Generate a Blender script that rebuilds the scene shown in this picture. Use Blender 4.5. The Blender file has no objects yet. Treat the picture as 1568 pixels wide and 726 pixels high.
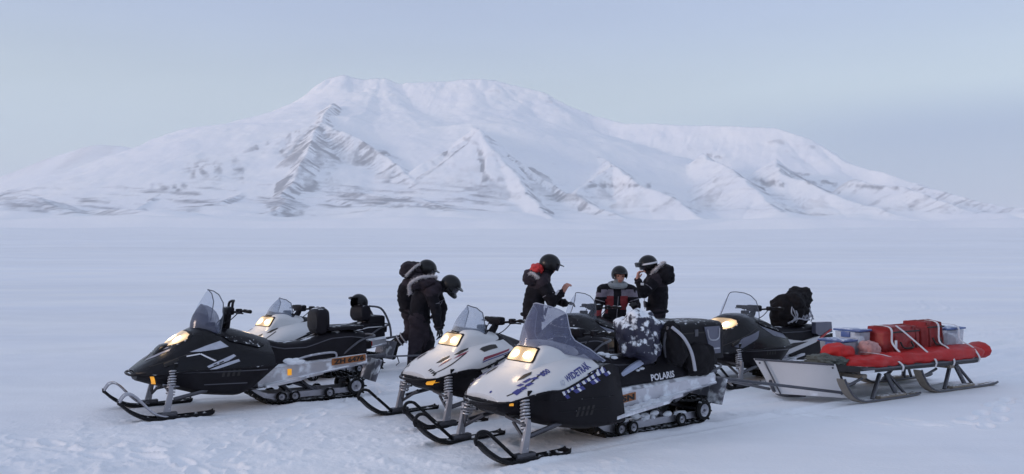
import bpy, bmesh, math, random
import numpy as np
from mathutils import Vector, Matrix, noise as mnoise
from mathutils.bvhtree import BVHTree
random.seed(7); np.random.seed(7)
R = math.radians
SC = bpy.context.scene
COL = SC.collection

# ------------------------------------------------------------------ camera
cd = bpy.data.cameras.new("camera"); cam = bpy.data.objects.new("camera", cd); COL.objects.link(cam)
cam.location = (0, 0, 1.7); cam.rotation_euler = (R(91.41), 0, 0)
cd.sensor_width = 36.0; cd.lens = 36.0 * 1300 / 1568
cd.clip_start = 0.1; cd.clip_end = 120000
SC.camera = cam
# ------------------------------------------------------------------ sky, sun, exposure
SUN_EL, SUN_AZ = R(10), math.atan2(-0.93, -0.36)      # from the left, slightly behind the camera
w = bpy.data.worlds.new("World"); SC.world = w; w.use_nodes = True
nt = w.node_tree; nt.nodes.clear()
sky = nt.nodes.new("ShaderNodeTexSky"); sky.sky_type = 'NISHITA'; sky.sun_disc = False
sky.sun_elevation = SUN_EL; sky.sun_rotation = SUN_AZ % (2 * math.pi)
b1 = nt.nodes.new("ShaderNodeBackground"); b1.inputs[1].default_value = 0.05
nt.links.new(sky.outputs[0], b1.inputs[0])
# the thin high cloud veil that makes this dusk sky so even
tc = nt.nodes.new("ShaderNodeTexCoord"); sx = nt.nodes.new("ShaderNodeSeparateXYZ")
nt.links.new(tc.outputs['Generated'], sx.inputs[0])
cr = nt.nodes.new("ShaderNodeValToRGB"); nt.links.new(sx.outputs[2], cr.inputs[0])
cr.color_ramp.interpolation = 'EASE'
el = cr.color_ramp.elements
el[0].position = 0.0; el[0].color = (.31, .365, .52, 1)
el[1].position = 1.0; el[1].color = (.39, .44, .56, 1)
for p, c in ((.06, (.315, .375, .52, 1)), (.115, (.375, .44, .525, 1)), (.18, (.405, .465, .535, 1)), (.29, (.355, .415, .575, 1))):
    e = el.new(p); e.color = c
mp = nt.nodes.new("ShaderNodeMapping"); mp.inputs['Scale'].default_value = (1.6, 1.6, 9)
nt.links.new(tc.outputs['Generated'], mp.inputs[0])
nz = nt.nodes.new("ShaderNodeTexNoise"); nz.inputs['Scale'].default_value = 1.7; nz.inputs['Detail'].default_value = 4
nt.links.new(mp.outputs[0], nz.inputs['Vector'])
mr = nt.nodes.new("ShaderNodeMapRange"); mr.inputs[1].default_value = .3; mr.inputs[2].default_value = .7
mr.inputs[3].default_value = .99; mr.inputs[4].default_value = 1.07
nt.links.new(nz.outputs[0], mr.inputs[0])
# the dusk shadow band of the earth, low in the sky opposite the sun
dt = nt.nodes.new("ShaderNodeVectorMath"); dt.operation = 'DOT_PRODUCT'; dt.inputs[1].default_value = (-math.sin(SUN_AZ), -math.cos(SUN_AZ), 0)
nt.links.new(tc.outputs['Generated'], dt.inputs[0])
q1 = nt.nodes.new("ShaderNodeMapRange"); q1.interpolation_type = 'SMOOTHSTEP'; q1.inputs[1].default_value = .46; q1.inputs[2].default_value = .74
nt.links.new(dt.outputs['Value'], q1.inputs[0])
q2 = nt.nodes.new("ShaderNodeMapRange"); q2.interpolation_type = 'SMOOTHSTEP'; q2.inputs[1].default_value = .19; q2.inputs[2].default_value = .125
nt.links.new(sx.outputs[2], q2.inputs[0])
q3 = nt.nodes.new("ShaderNodeMath"); q3.operation = 'MULTIPLY'; nt.links.new(q1.outputs[0], q3.inputs[0]); nt.links.new(q2.outputs[0], q3.inputs[1])
q4 = nt.nodes.new("ShaderNodeMix"); q4.data_type = 'RGBA'; q4.inputs[7].default_value = (.205, .25, .42, 1)
nt.links.new(q3.outputs[0], q4.inputs[0]); nt.links.new(cr.outputs[0], q4.inputs[6])
b2 = nt.nodes.new("ShaderNodeBackground"); nt.links.new(q4.outputs[2], b2.inputs[0]); nt.links.new(mr.outputs[0], b2.inputs[1])
ad = nt.nodes.new("ShaderNodeAddShader"); nt.links.new(b1.outputs[0], ad.inputs[0]); nt.links.new(b2.outputs[0], ad.inputs[1])
ow = nt.nodes.new("ShaderNodeOutputWorld"); nt.links.new(ad.outputs[0], ow.inputs[0])
sd = bpy.data.lights.new("sun", 'SUN'); sd.energy = 1.3; sd.angle = R(14); sd.color = (1.0, .78, .70)
sun = bpy.data.objects.new("sun", sd); COL.objects.link(sun)
sdir = Vector((math.sin(SUN_AZ) * math.cos(SUN_EL), math.cos(SUN_AZ) * math.cos(SUN_EL), math.sin(SUN_EL)))
sun.rotation_euler = sdir.to_track_quat('Z', 'Y').to_euler()
SC.view_settings.view_transform = 'Standard'; SC.view_settings.look = 'None'
SC.view_settings.exposure = 0.0; SC.view_settings.gamma = 1.0
SC.cycles.volume_bounces = 2; SC.cycles.max_bounces = 8; SC.cycles.transparent_max_bounces = 12
SC.cycles.use_denoising = True

# ------------------------------------------------------------------ materials
MATS = {}
def mat(name, base, rough=.5, metal=0., var=.12, vscale=6., bump=0., bscale=60., snow=0., sscale=14., emit=None, es=0., coat=0., spec=.5):
    if name in MATS: return MATS[name]
    m = bpy.data.materials.new(name); m.use_nodes = True; n = m.node_tree.nodes; L = m.node_tree.links
    b = n["Principled BSDF"]
    b.inputs['Roughness'].default_value = rough; b.inputs['Metallic'].default_value = metal
    b.inputs['Coat Weight'].default_value = coat; b.inputs['Specular IOR Level'].default_value = spec
    tcn = n.new("ShaderNodeTexCoord")
    t = n.new("ShaderNodeTexNoise"); t.inputs['Scale'].default_value = vscale; t.inputs['Detail'].default_value = 5
    L.new(tcn.outputs['Object'], t.inputs['Vector'])
    mx = n.new("ShaderNodeMix"); mx.data_type = 'RGBA'
    lo = tuple(c * (1 - var) for c in base) + (1,); hi = tuple(min(1, c * (1 + var)) for c in base) + (1,)
    mx.inputs[6].default_value = lo; mx.inputs[7].default_value = hi
    L.new(t.outputs[0], mx.inputs[0]); out = mx.outputs[2]
    if snow > 0:                        # snow and rime sticking to the surface
        g = n.new("ShaderNodeNewGeometry"); sp = n.new("ShaderNodeSeparateXYZ"); L.new(g.outputs['Normal'], sp.inputs[0])
        t2 = n.new("ShaderNodeTexNoise"); t2.inputs['Scale'].default_value = sscale; t2.inputs['Detail'].default_value = 6
        L.new(tcn.outputs['Object'], t2.inputs['Vector'])
        a = n.new("ShaderNodeMath"); a.operation = 'MULTIPLY_ADD'; a.inputs[1].default_value = .22
        L.new(sp.outputs[2], a.inputs[0]); L.new(t2.outputs[0], a.inputs[2])
        r = n.new("ShaderNodeMapRange"); r.inputs[1].default_value = .78 - snow * .4; r.inputs[2].default_value = .9 - snow * .4
        L.new(a.outputs[0], r.inputs[0])
        m2 = n.new("ShaderNodeMix"); m2.data_type = 'RGBA'; m2.inputs[7].default_value = (.82, .85, .9, 1)
        L.new(r.outputs[0], m2.inputs[0]); L.new(out, m2.inputs[6]); out = m2.outputs[2]
        m3 = n.new("ShaderNodeMix"); m3.data_type = 'FLOAT'; m3.inputs[2].default_value = rough; m3.inputs[3].default_value = .8
        L.new(r.outputs[0], m3.inputs[0]); L.new(m3.outputs[0], b.inputs['Roughness'])
        if metal:
            m4 = n.new("ShaderNodeMix"); m4.data_type = 'FLOAT'; m4.inputs[2].default_value = metal; m4.inputs[3].default_value = 0
            L.new(r.outputs[0], m4.inputs[0]); L.new(m4.outputs[0], b.inputs['Metallic'])
    L.new(out, b.inputs['Base Color'])
    if bump > 0:
        t3 = n.new("ShaderNodeTexNoise"); t3.inputs['Scale'].default_value = bscale; t3.inputs['Detail'].default_value = 4
        L.new(tcn.outputs['Object'], t3.inputs['Vector'])
        bp = n.new("ShaderNodeBump"); bp.inputs['Strength'].default_value = bump; bp.inputs['Distance'].default_value = .02
        L.new(t3.outputs[0], bp.inputs['Height']); L.new(bp.outputs[0], b.inputs['Normal'])
    if emit:
        b.inputs['Emission Color'].default_value = emit + (1,); b.inputs['Emission Strength'].default_value = es
    MATS[name] = m
    return m
def glass(name, tint, alpha, rough=.05):
    if name in MATS: return MATS[name]
    m = bpy.data.materials.new(name); m.use_nodes = True; n = m.node_tree.nodes; L = m.node_tree.links; n.clear()
    o = n.new("ShaderNodeOutputMaterial"); t = n.new("ShaderNodeBsdfTransparent"); p = n.new("ShaderNodeBsdfPrincipled")
    p.inputs['Base Color'].default_value = tint + (1,); p.inputs['Roughness'].default_value = rough
    t.inputs[0].default_value = tuple(.75 + .25 * c for c in tint) + (1,)
    tcn = n.new("ShaderNodeTexCoord"); nz_ = n.new("ShaderNodeTexNoise"); nz_.inputs['Scale'].default_value = 9; nz_.inputs['Detail'].default_value = 5
    L.new(tcn.outputs['Object'], nz_.inputs['Vector'])
    r = n.new("ShaderNodeMapRange"); r.inputs[1].default_value = .3; r.inputs[2].default_value = .75
    r.inputs[3].default_value = alpha * .85; r.inputs[4].default_value = min(1, alpha * 1.2)
    L.new(nz_.outputs[0], r.inputs[0])
    x = n.new("ShaderNodeMixShader"); L.new(r.outputs[0], x.inputs[0]); L.new(t.outputs[0], x.inputs[1]); L.new(p.outputs[0], x.inputs[2])
    L.new(x.outputs[0], o.inputs[0]); MATS[name] = m
    return m
BLACK = mat("black_plastic", (.011, .010, .013), .45, var=.25, bump=.05, bscale=90, snow=.03, sscale=22, spec=.13)
GLOSS = mat("gloss_black", (.008, .008, .011), .24, var=.3, vscale=3, bump=.02, bscale=8, spec=.22)
WHITE = mat("white_paint", (.62, .625, .64), .3, var=.07, vscale=5, coat=.25, bump=.015, bscale=30)
VINYL = mat("seat_vinyl", (.011, .010, .014), .55, var=.3, bump=.12, bscale=40, snow=.08, sscale=9, spec=.15)
ALU = mat("aluminium", (.56, .56, .60), .38, metal=.75, var=.18, vscale=9, bump=.05, snow=.62, sscale=7)
ALUD = mat("bare_aluminium", (.42, .42, .46), .4, metal=.8, var=.25, vscale=14, snow=.25)
STEEL = mat("steel_tube", (.10, .10, .115), .4, metal=.6, var=.3)
RUBBER = mat("rubber", (.013, .013, .014), .75, var=.3, bump=.1, snow=.18, sscale=20, spec=.15)
SKI = mat("ski_plastic", (.011, .011, .013), .5, var=.25, snow=.06, spec=.15)
SPRING = mat("spring_steel", (.45, .45, .48), .4, metal=.5, var=.2, snow=.25, sscale=30)
LENS = mat("headlight_lens", (.8, .75, .65), .2, emit=(1, .68, .40), es=1.0)
def lens_mat(bz_, by_):
    """lamp glass: two reflector bowls, brightest round each bulb"""
    nm = "headlight_lens_%d" % round(bz_ * 1000)
    m = mat(nm, (.16, .13, .10), .2, emit=(1, .68, .36), es=1.)
    if m.get('done'): return m
    m['done'] = 1; n = m.node_tree.nodes; L = m.node_tree.links; b = n["Principled BSDF"]
    c = n.new("ShaderNodeTexCoord"); sp = n.new("ShaderNodeSeparateXYZ"); L.new(c.outputs['Object'], sp.inputs[0])
    def M(op, a, b_=None):
        k = n.new("ShaderNodeMath"); k.operation = op
        for i, v in enumerate((a, b_)):
            if v is None: continue
            if isinstance(v, (int, float)): k.inputs[i].default_value = v
            else: L.new(v, k.inputs[i])
        return k.outputs[0]
    dy = M('SUBTRACT', M('ABSOLUTE', sp.outputs[1]), by_ + .045); dz = M('MULTIPLY', M('SUBTRACT', sp.outputs[2], bz_), 1.3)
    d2 = M('ADD', M('MULTIPLY', dy, dy), M('MULTIPLY', dz, dz)); ex = M('POWER', 2.718, M('MULTIPLY', d2, -230.))
    rib = M('ADD', .82, M('MULTIPLY', M('SINE', M('MULTIPLY', sp.outputs[1], 260.)), .18))
    L.new(M('MULTIPLY', M('ADD', .48, M('MULTIPLY', ex, 2.7)), rib), b.inputs['Emission Strength'])
    return m
BULB = mat("headlight_bulb", (.9, .9, .9), .2, emit=(1, .82, .55), es=5)
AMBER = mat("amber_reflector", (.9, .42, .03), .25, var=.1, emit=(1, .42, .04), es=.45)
REDL = mat("tail_lamp", (.45, .02, .02), .25, var=.1)
PLATE = mat("plate_orange", (.34, .12, .035), .5, var=.2, snow=.1)
INK = mat("ink_black", (.015, .013, .013), .6)
BLUE = mat("graphic_blue", (.035, .04, .21), .35, var=.15)
RED = mat("graphic_red", (.22, .02, .05), .35, var=.15)
SILV = mat("graphic_silver", (.45, .47, .55), .35, var=.25, vscale=20)
LETW = mat("lettering_white", (.72, .72, .76), .5)
GREYP = mat("grey_panel", (.10, .105, .15), .4, var=.15, coat=.2)
CLEAR = glass("clear_screen", (.55, .62, .75), .10)
SMOKE = glass("smoke_screen", (.06, .07, .12), .72)
BLUEGL = glass("blue_tint_screen", (.13, .145, .235), .60)
GREYGL = glass("grey_tint_screen", (.35, .42, .55), .42)

# ------------------------------------------------------------------ geometry helpers
def catmull(P, n):
    P = np.asarray(P, float); m = len(P)
    t = np.linspace(0, m - 1, n); i = np.minimum(t.astype(int), m - 2); f = t - i
    p1 = P[i]; p2 = P[i + 1]
    p0 = P[np.maximum(i - 1, 0)]; p3 = P[np.minimum(i + 2, m - 1)]
    sh = (n,) + (1,) * (P.ndim - 1); f = f.reshape(sh)
    return .5 * (2 * p1 + (p2 - p0) * f + (2 * p0 - 5 * p1 + 4 * p2 - p3) * f * f + (3 * p1 - p0 - 3 * p2 + p3) * f ** 3)
class G:
    def __init__(s): s.v = []; s.f = []; s.m = []; s.mi = 0
    def add(s, vs, fs):
        o = len(s.v); s.v += [tuple(map(float, q)) for q in vs]
        for f in fs: s.f.append([i + o for i in f]); s.m.append(s.mi)
        return s
    def rings(s, rings, closed=True, caps=True, loop=False):
        n = len(rings[0]); vs = [p for r in rings for p in r]; fs = []
        k = len(rings)
        for a in range(k if loop else k - 1):
            b = (a + 1) % k
            for j in range(n if closed else n - 1):
                j2 = (j + 1) % n
                fs.append([a * n + j, a * n + j2, b * n + j2, b * n + j])
        if caps and not loop:
            fs.append(list(range(n))[::-1]); fs.append([(k - 1) * n + j for j in range(n)])
        return s.add(vs, fs)
    def tube(s, pts, r, seg=7, loop=False, smooth=0):
        P = [Vector(p) for p in pts]
        if smooth: P = [Vector(q) for q in catmull([tuple(p) for p in P], smooth)]
        rs = r if hasattr(r, '__len__') else [r] * len(P)
        if len(rs) != len(P): rs = list(np.interp(np.linspace(0, 1, len(P)), np.linspace(0, 1, len(rs)), rs))
        u = None; rings = []
        for i, p in enumerate(P):
            a = P[i - 1] if (i or loop) else P[i]; b = P[(i + 1) % len(P)] if (i < len(P) - 1 or loop) else P[i]
            t = (b - a).normalized()
            if u is None:
                u = t.cross(Vector((0, 0, 1)))
                if u.length < .1: u = t.cross(Vector((0, 1, 0)))
            u = (u - t * u.dot(t)).normalized(); v = t.cross(u)
            rings.append([p + (u * math.cos(k * 2 * math.pi / seg) + v * math.sin(k * 2 * math.pi / seg)) * rs[i] for k in range(seg)])
        return s.rings(rings, True, True, loop)
    def box(s, c, d, rot=None, bev=.0):
        x, y, z = (q / 2 for q in d); c = Vector(c)
        if bev <= 0:
            vs = [Vector((i * x, j * y, k * z)) for i in (-1, 1) for j in (-1, 1) for k in (-1, 1)]
            fs = [[0, 1, 3, 2], [4, 6, 7, 5], [0, 4, 5, 1], [2, 3, 7, 6], [0, 2, 6, 4], [1, 5, 7, 3]]
        else:
            bm = bmesh.new(); bmesh.ops.create_cube(bm, size=1)
            for q in bm.verts: q.co = Vector((q.co.x * 2 * x, q.co.y * 2 * y, q.co.z * 2 * z))
            bmesh.ops.bevel(bm, geom=list(bm.edges), offset=bev, segments=2, affect='EDGES', profile=.6)
            bm.verts.index_update(); vs = [q.co.copy() for q in bm.verts]; fs = [[q.index for q in f.verts] for f in bm.faces]; bm.free()
        if rot is not None: vs = [rot @ q for q in vs]
        return s.add([q + c for q in vs], fs)
    def prism(s, poly, y0, y1, axis='y'):
        def pt(a, b, h): return {'y': (a, h, b), 'z': (a, b, h), 'x': (h, a, b)}[axis]
        n = len(poly); vs = [pt(a, b, y0) for a, b in poly] + [pt(a, b, y1) for a, b in poly]
        fs = [[i, (i + 1) % n, n + (i + 1) % n, n + i] for i in range(n)] + [list(range(n))[::-1], list(range(n, 2 * n))]
        return s.add(vs, fs)
    def ell(s, c, r, rot=None, nu=14, nv=9):
        c = Vector(c); vs = []; fs = []
        for j in range(nv + 1):
            th = math.pi * j / nv
            for i in range(nu):
                ph = 2 * math.pi * i / nu
                q = Vector((r[0] * math.sin(th) * math.cos(ph), r[1] * math.sin(th) * math.sin(ph), r[2] * math.cos(th)))
                vs.append((rot @ q if rot is not None else q) + c)
        for j in range(nv):
            for i in range(nu):
                fs.append([j * nu + i, (j + 1) * nu + i, (j + 1) * nu + (i + 1) % nu, j * nu + (i + 1) % nu])
        return s.add(vs, fs)
    def loft(s, st, nx=26, ny=16, close=True, crisp=0., shear=None):
        """stations (x, half-section (y,z) from the top centre outwards), mirrored left and right"""
        A = np.array([[(x, y, z) for y, z in sec] for x, sec in st], float)
        A = catmull(A, nx); B = np.swapaxes(A, 0, 1); C_ = catmull(B, ny)
        if crisp:
            tt = np.linspace(0, len(B) - 1, ny); i0 = np.minimum(tt.astype(int), len(B) - 2); ff = (tt - i0)[:, None, None]
            C_ = C_ * (1 - crisp) + (B[i0] * (1 - ff) + B[i0 + 1] * ff) * crisp
        A = np.swapaxes(C_, 0, 1)
        if shear is not None: A[:, :, 0] += shear(A[:, :, 0], A[:, :, 2])
        A[:, :, 1] = np.maximum(A[:, :, 1], 0)
        mir = A[:, ::-1].copy(); mir[:, :, 1] *= -1
        full = np.concatenate([mir[:, :-1] if True else mir, A], 1)
        return s.rings([[tuple(p) for p in r] for r in full], False, close)
    def lathe(s, prof, c, axis='y', seg=18):
        rings = []
        for k in range(seg):
            a = 2 * math.pi * k / seg; ring = []
            for r, h in prof:
                q = (r * math.cos(a), h, r * math.sin(a)) if axis == 'y' else ((r * math.cos(a), r * math.sin(a), h) if axis == 'z' else (h, r * math.cos(a), r * math.sin(a)))
                ring.append(tuple(q[i] + c[i] for i in range(3)))
            rings.append(ring)
        return s.rings(rings, False, False, True)
    def bvh(s): return BVHTree.FromPolygons([Vector(q) for q in s.v], s.f)
    def build(s, name, mats, parent=None, smooth=True, label=None):
        me = bpy.data.meshes.new(name); me.from_pydata(s.v, [], s.f)
        mats = mats if isinstance(mats, (list, tuple)) else [mats]
        for m in mats: me.materials.append(m)
        bm = bmesh.new(); bm.from_mesh(me)
        for f, k in zip(bm.faces, s.m): f.material_index = k; f.smooth = smooth
        bmesh.ops.remove_doubles(bm, verts=bm.verts, dist=1e-5)
        bmesh.ops.recalc_face_normals(bm, faces=bm.faces)
        if smooth:
            for e in bm.edges:
                if len(e.link_faces) == 2 and e.calc_face_angle(0) > R(42): e.smooth = False
        bm.to_mesh(me); bm.free()
        o = bpy.data.objects.new(name, me); COL.objects.link(o)
        if parent is not None: o.parent = parent
        if label: o['label'] = label
        return o
def empty(name, label, cat, loc=(0, 0, 0), rz=0, group=None):
    o = bpy.data.objects.new(name, None); COL.objects.link(o); o.location = loc; o.rotation_euler = (0, 0, rz)
    o.empty_display_size = .2; o['label'] = label; o['category'] = cat
    if group: o['group'] = group
    return o
def tag(o, label, cat, group=None):
    o['label'] = label; o['category'] = cat
    if group: o['group'] = group
    return o
def copy_part(o, parent, loc=None):
    c = o.copy(); COL.objects.link(c); c.parent = parent
    if loc is not None: c.location = loc
    for ch in [k for k in bpy.data.objects if k.parent == o]: copy_part(ch, c)
    return c
def baked(o, *mods):
    for t, kw in mods:
        m = o.modifiers.new(t.lower(), t)
        for k, v in kw.items(): setattr(m, k, v)
    dg = bpy.context.evaluated_depsgraph_get(); dg.update()
    me = bpy.data.meshes.new_from_object(o.evaluated_get(dg)); old = o.data
    o.modifiers.clear(); o.data = me; bpy.data.meshes.remove(old)
    for p in me.polygons: p.use_smooth = True
    return o
TXT = {}
def text_mesh(s, size, bold=0.):
    k = (s, size, bold)
    if k not in TXT:
        c = bpy.data.curves.new("t", 'FONT'); c.body = s; c.size = size; c.offset = bold; c.resolution_u = 2
        o = bpy.data.objects.new("t", c); COL.objects.link(o)
        dg = bpy.context.evaluated_depsgraph_get(); dg.update()
        me = bpy.data.meshes.new_from_object(o.evaluated_get(dg))
        v = [(q.co.x, q.co.y) for q in me.vertices]; f = [list(p.vertices) for p in me.polygons]
        bpy.data.objects.remove(o); bpy.data.curves.remove(c); bpy.data.meshes.remove(me)
        x0 = min(q[0] for q in v); v = [(a - x0, b) for a, b in v]
        TXT[k] = (v, f)
    return TXT[k]
SQ = [None]
def decal(name, verts2, faces, axis, sgn, bvh, material, parent, off=.004, seg=.05, label=None):
    """flat print laid on a curved panel: outline in a side (x,z), top (x,y) or front (y,z) view, dropped on the panel"""
    bm = bmesh.new(); vs = [bm.verts.new((a, b, 0)) for a, b in verts2]
    for f in faces:
        try: bm.faces.new([vs[i] for i in f])
        except ValueError: pass
    bmesh.ops.triangulate(bm, faces=bm.faces)
    for _ in range(5):
        es = [e for e in bm.edges if e.calc_length() > seg]
        if not es: break
        bmesh.ops.subdivide_edges(bm, edges=es, cuts=1); bmesh.ops.triangulate(bm, faces=bm.faces)
    for q in bm.verts:
        a, b = q.co.x, q.co.y
        if SQ[0] and axis != 'front' and a > -.5: a = -.5 + (a + .5) * SQ[0]
        if axis == 'side': o, d = Vector((a, 3 * sgn, b)), Vector((0, -sgn, 0))
        elif axis == 'top': o, d = Vector((a, b * 1., 3)), Vector((0, 0, -1))
        else: o, d = Vector((3, a, b)), Vector((-1, 0, 0))
        h = bvh.ray_cast(o, d)
        if h[0] is None:
            tgt = Vector((a, .45 * sgn, b)) if axis == 'side' else (Vector((a, b, .7)) if axis == 'top' else Vector((0, a, b)))
            h = bvh.find_nearest(tgt)
        nrm = h[1] if h[1].dot(d) < 0 else -h[1]
        q.co = h[0] + nrm * off
    bm.verts.index_update()
    g = G(); g.add([q.co for q in bm.verts], [[q.index for q in f.verts] for f in bm.faces]); bm.free()
    return g.build(name, material, parent, True, label)
def side_polys(polys): 
    v = []; f = []
    for p in polys: f.append(list(range(len(v), len(v) + len(p)))); v += p
    return v, f
def side_text(s, x0, z0, size, slope, sgn, bold=0., sx=1.):
    """text laid in side view; sgn=+1 the machine's left side (reads towards the tail)"""
    v, f = text_mesh(s, size, bold); c, d = math.cos(slope), math.sin(slope); out = []
    for a, b in v:
        a *= sx
        out.append((x0 - sgn * (a * c - b * d), z0 + a * d * 1 + b * c))
    return out, f

# ------------------------------------------------------------------ terrain
def vnoise(x, y, seed=0):
    xi = np.floor(x).astype(np.int64); yi = np.floor(y).astype(np.int64); fx = x - xi; fy = y - yi
    fx = fx * fx * fx * (fx * (fx * 6 - 15) + 10); fy = fy * fy * fy * (fy * (fy * 6 - 15) + 10)
    def h(a, b):
        n = (a * 374761393 + b * 668265263 + seed * 1274126177) & 0xffffffff
        n = ((n ^ (n >> 13)) * 1274126177) & 0xffffffff
        return ((n ^ (n >> 16)) & 0xffff) / 65535.0
    return (h(xi, yi) * (1 - fx) + h(xi + 1, yi) * fx) * (1 - fy) + (h(xi, yi + 1) * (1 - fx) + h(xi + 1, yi + 1) * fx) * fy
def fbm(x, y, o=4, seed=0, g=.5):
    s = 0; a = 1; t = 0
    for k in range(o): s = s + a * (vnoise(x, y, seed + k * 17) - .5); t += a; a *= g; x = x * 2.03 + 11.3; y = y * 2.03 + 5.7
    return s / t * 2
def plain(x, y):
    d = np.hypot(x, y)
    z = 142 * np.clip((np.maximum(y, 0) * .8 + d * .2 - 60) / 3940, 0, 3) ** 1.15
    z = z + fbm(x / 420, y / 420, 3, 5) * np.clip((d - 150) / 2500, 0, 1) * 9
    return z + fbm(x / 60, y / 60, 3, 9) * np.clip((d - 25) / 400, 0, 1) * .9
MACH = {'A': ((-3.92, 9.38), (-.83, -.56)), 'W': ((-.2, 7.5), (-.8, -.6)), 'B': ((-.955, 8.9), (-.8, -.6)),
        'C': ((-3.65, 11.4), (-.7, -.714)), 'D': ((.48, 11.47), (-.8, -.6)), 'E': ((2.66, 11.45), (-.8, -.6))}
SLED = ((3.86, 10.33), (-.85, -.53))
def near_relief(x, y):
    rough = np.clip(1.15 - ((x + 2.6) / 4.2) ** 2 - ((y - 6.4) / 3.2) ** 2, 0, 1)
    rough = np.maximum(rough, .55 * np.exp(-((x + .2) / 2.2) ** 2 - ((y - 8.8) / 1.4) ** 2))
    z = fbm(x / .9, y / .9, 3, 21) * .016 + fbm(x / 4., y / 4., 2, 23) * .03
    c = fbm(x / .22, y / .22, 4, 31, .6)
    clod = np.clip(fbm(x / .13, y / .13, 3, 37) - .18, 0, 1)
    z = z + rough * (c * .020 + clod * .05) + (1 - rough) * fbm(x / .25, y / .16, 3, 41) * .0025
    for k, (p, f) in MACH.items():
        n = math.hypot(*f); fx, fy = f[0] / n, f[1] / n
        t = (x - p[0]) * fx + (y - p[1]) * fy; u = -(x - p[0]) * fy + (y - p[1]) * fx
        u = u + .05 * np.sin(t * .35) * np.clip(-t - 3, 0, 30)
        amp = np.clip((-1.2 - t) * 4, 0, 1) * np.clip(1.2 + t / 45, .15, 1)
        wob = fbm(t * 2, u * 6, 2, 51) * .012
        z = z + amp * (-.03 * np.clip((.27 + wob - np.abs(u)) * 22, 0, 1) + .024 * np.exp(-((np.abs(u + wob) - .35) / .05) ** 2) * (.7 + fbm(t * 3, u * 5, 3, 57)) + .006 * np.sin(t * 90) * (np.abs(u) < .24))
        a2 = np.clip((-.3 - t) * 4, 0, 1) * np.clip(1.2 + t / 45, .15, 1)
        z = z + a2 * (-.016 * np.exp(-((np.abs(u) - .48) / .05) ** 2) + .009 * np.exp(-((np.abs(u) - .58) / .035) ** 2))
        # snow pushed up beside skis
        z = z + .022 * (.8 + fbm(t * 5, u * 8, 3, 58)) * np.exp(-((np.abs(u) - .59) / .032) ** 2) * np.exp(-((t + .05) / .42) ** 4)
    for (ax, ay), (bx_, by_), cv in (((6.5, 16.4), (12., 20.), .3), ((-9, 15.), (3.5, 22.), .5), ((5., 24.), (24., 33.), .6), ((-20, 24.), (-4., 33.), .5)):   # older trails
        dx, dy = bx_ - ax, by_ - ay; L_ = math.hypot(dx, dy); dx /= L_; dy /= L_
        t = (x - ax) * dx + (y - ay) * dy; u = -(x - ax) * dy + (y - ay) * dx + cv * np.sin(t * .18)
        e = np.clip((t + 8) / 6, 0, 1) * np.clip((L_ + 8 - t) / 6, 0, 1) * np.clip(.8 + fbm(t / 2, u * 0 + 3, 2, 191), 0, 1.2)
        z = z + e * (-.030 * np.clip((.30 - np.abs(u)) * 12, 0, 1) + .030 * np.exp(-((np.abs(u) - .40) / .10) ** 2))
    rs = np.random.RandomState(5)
    spots = []
    for p0, p1, nn in (((-1.5, 12.6), (-2.6, 7.2), 18), ((.4, 12.2), (-.5, 10.2), 9), ((-.4, 12.4), (-1.3, 12.8), 7), ((-2.6, 7.2), (-1.6, 5.6), 9), ((2.2, 9.6), (4.6, 8.6), 10), ((4.6, 8.6), (6.2, 10.4), 9), ((-5.5, 8.2), (-2.9, 7.3), 11), ((-1.5, 6.6), (-.6, 6.0), 5)):
        d = np.array(p1) - np.array(p0); L_ = np.hypot(*d); d = d / L_; nrm = np.array([-d[1], d[0]])
        for k in range(nn):
            c = np.array(p0) + d * L_ * (k + .5) / nn + nrm * (.11 if k % 2 else -.11) + rs.normal(0, .05, 2); spots.append((c, np.arctan2(d[1], d[0]) + rs.normal(0, .2)))
    for c, an in spots:
        k = (np.abs(x - c[0]) < .4) & (np.abs(y - c[1]) < .4)
        if not k.any(): continue
        u = (x[k] - c[0]) * np.cos(an) + (y[k] - c[1]) * np.sin(an); v = -(x[k] - c[0]) * np.sin(an) + (y[k] - c[1]) * np.cos(an)
        q = (u / .16) ** 2 + (v / .065) ** 2; z[k] += -.035 * np.exp(-q ** 2) + .012 * np.exp(-(np.sqrt(q) - 1.35) ** 2 / .05)
    for ex, ey, rr in ((-1.4, 13.0, .9), (.5, 12.7, .7), (1.7, 13.3, .9)):
        z = z - .02 * np.exp(-((x - ex) ** 2 + (y - ey) ** 2) / rr ** 2) * np.clip(fbm(x / .3, y / .3, 2, 61) * 2 + .5, 0, 1)
    return z
def grid_mesh(name, X, Y, Z, wrap=False, attr=None):
    nr, nc = X.shape; me = bpy.data.meshes.new(name)
    co = np.stack([X, Y, Z], -1).reshape(-1, 3).astype(np.float32)
    i = np.arange(nr - 1)[:, None]; j = np.arange(nc if wrap else nc - 1)[None, :]; j2 = (j + 1) % nc
    q = np.stack([i * nc + j, i * nc + j2, (i + 1) * nc + j2, (i + 1) * nc + j], -1).reshape(-1, 4).astype(np.int32)
    me.vertices.add(len(co)); me.vertices.foreach_set("co", co.ravel())
    me.loops.add(q.size); me.loops.foreach_set("vertex_index", q.ravel())
    me.polygons.add(len(q)); me.polygons.foreach_set("loop_start", np.arange(len(q), dtype=np.int32) * 4)
    me.polygons.foreach_set("loop_total", np.full(len(q), 4, np.int32))
    me.polygons.foreach_set("use_smooth", np.ones(len(q), bool))
    if attr is not None:
        a = me.attributes.new("rock", 'FLOAT', 'POINT'); a.data.foreach_set("value", attr.ravel().astype(np.float32))
    me.update(calc_edges=True); me.validate()
    o = bpy.data.objects.new(name, me); COL.objects.link(o); return o
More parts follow.
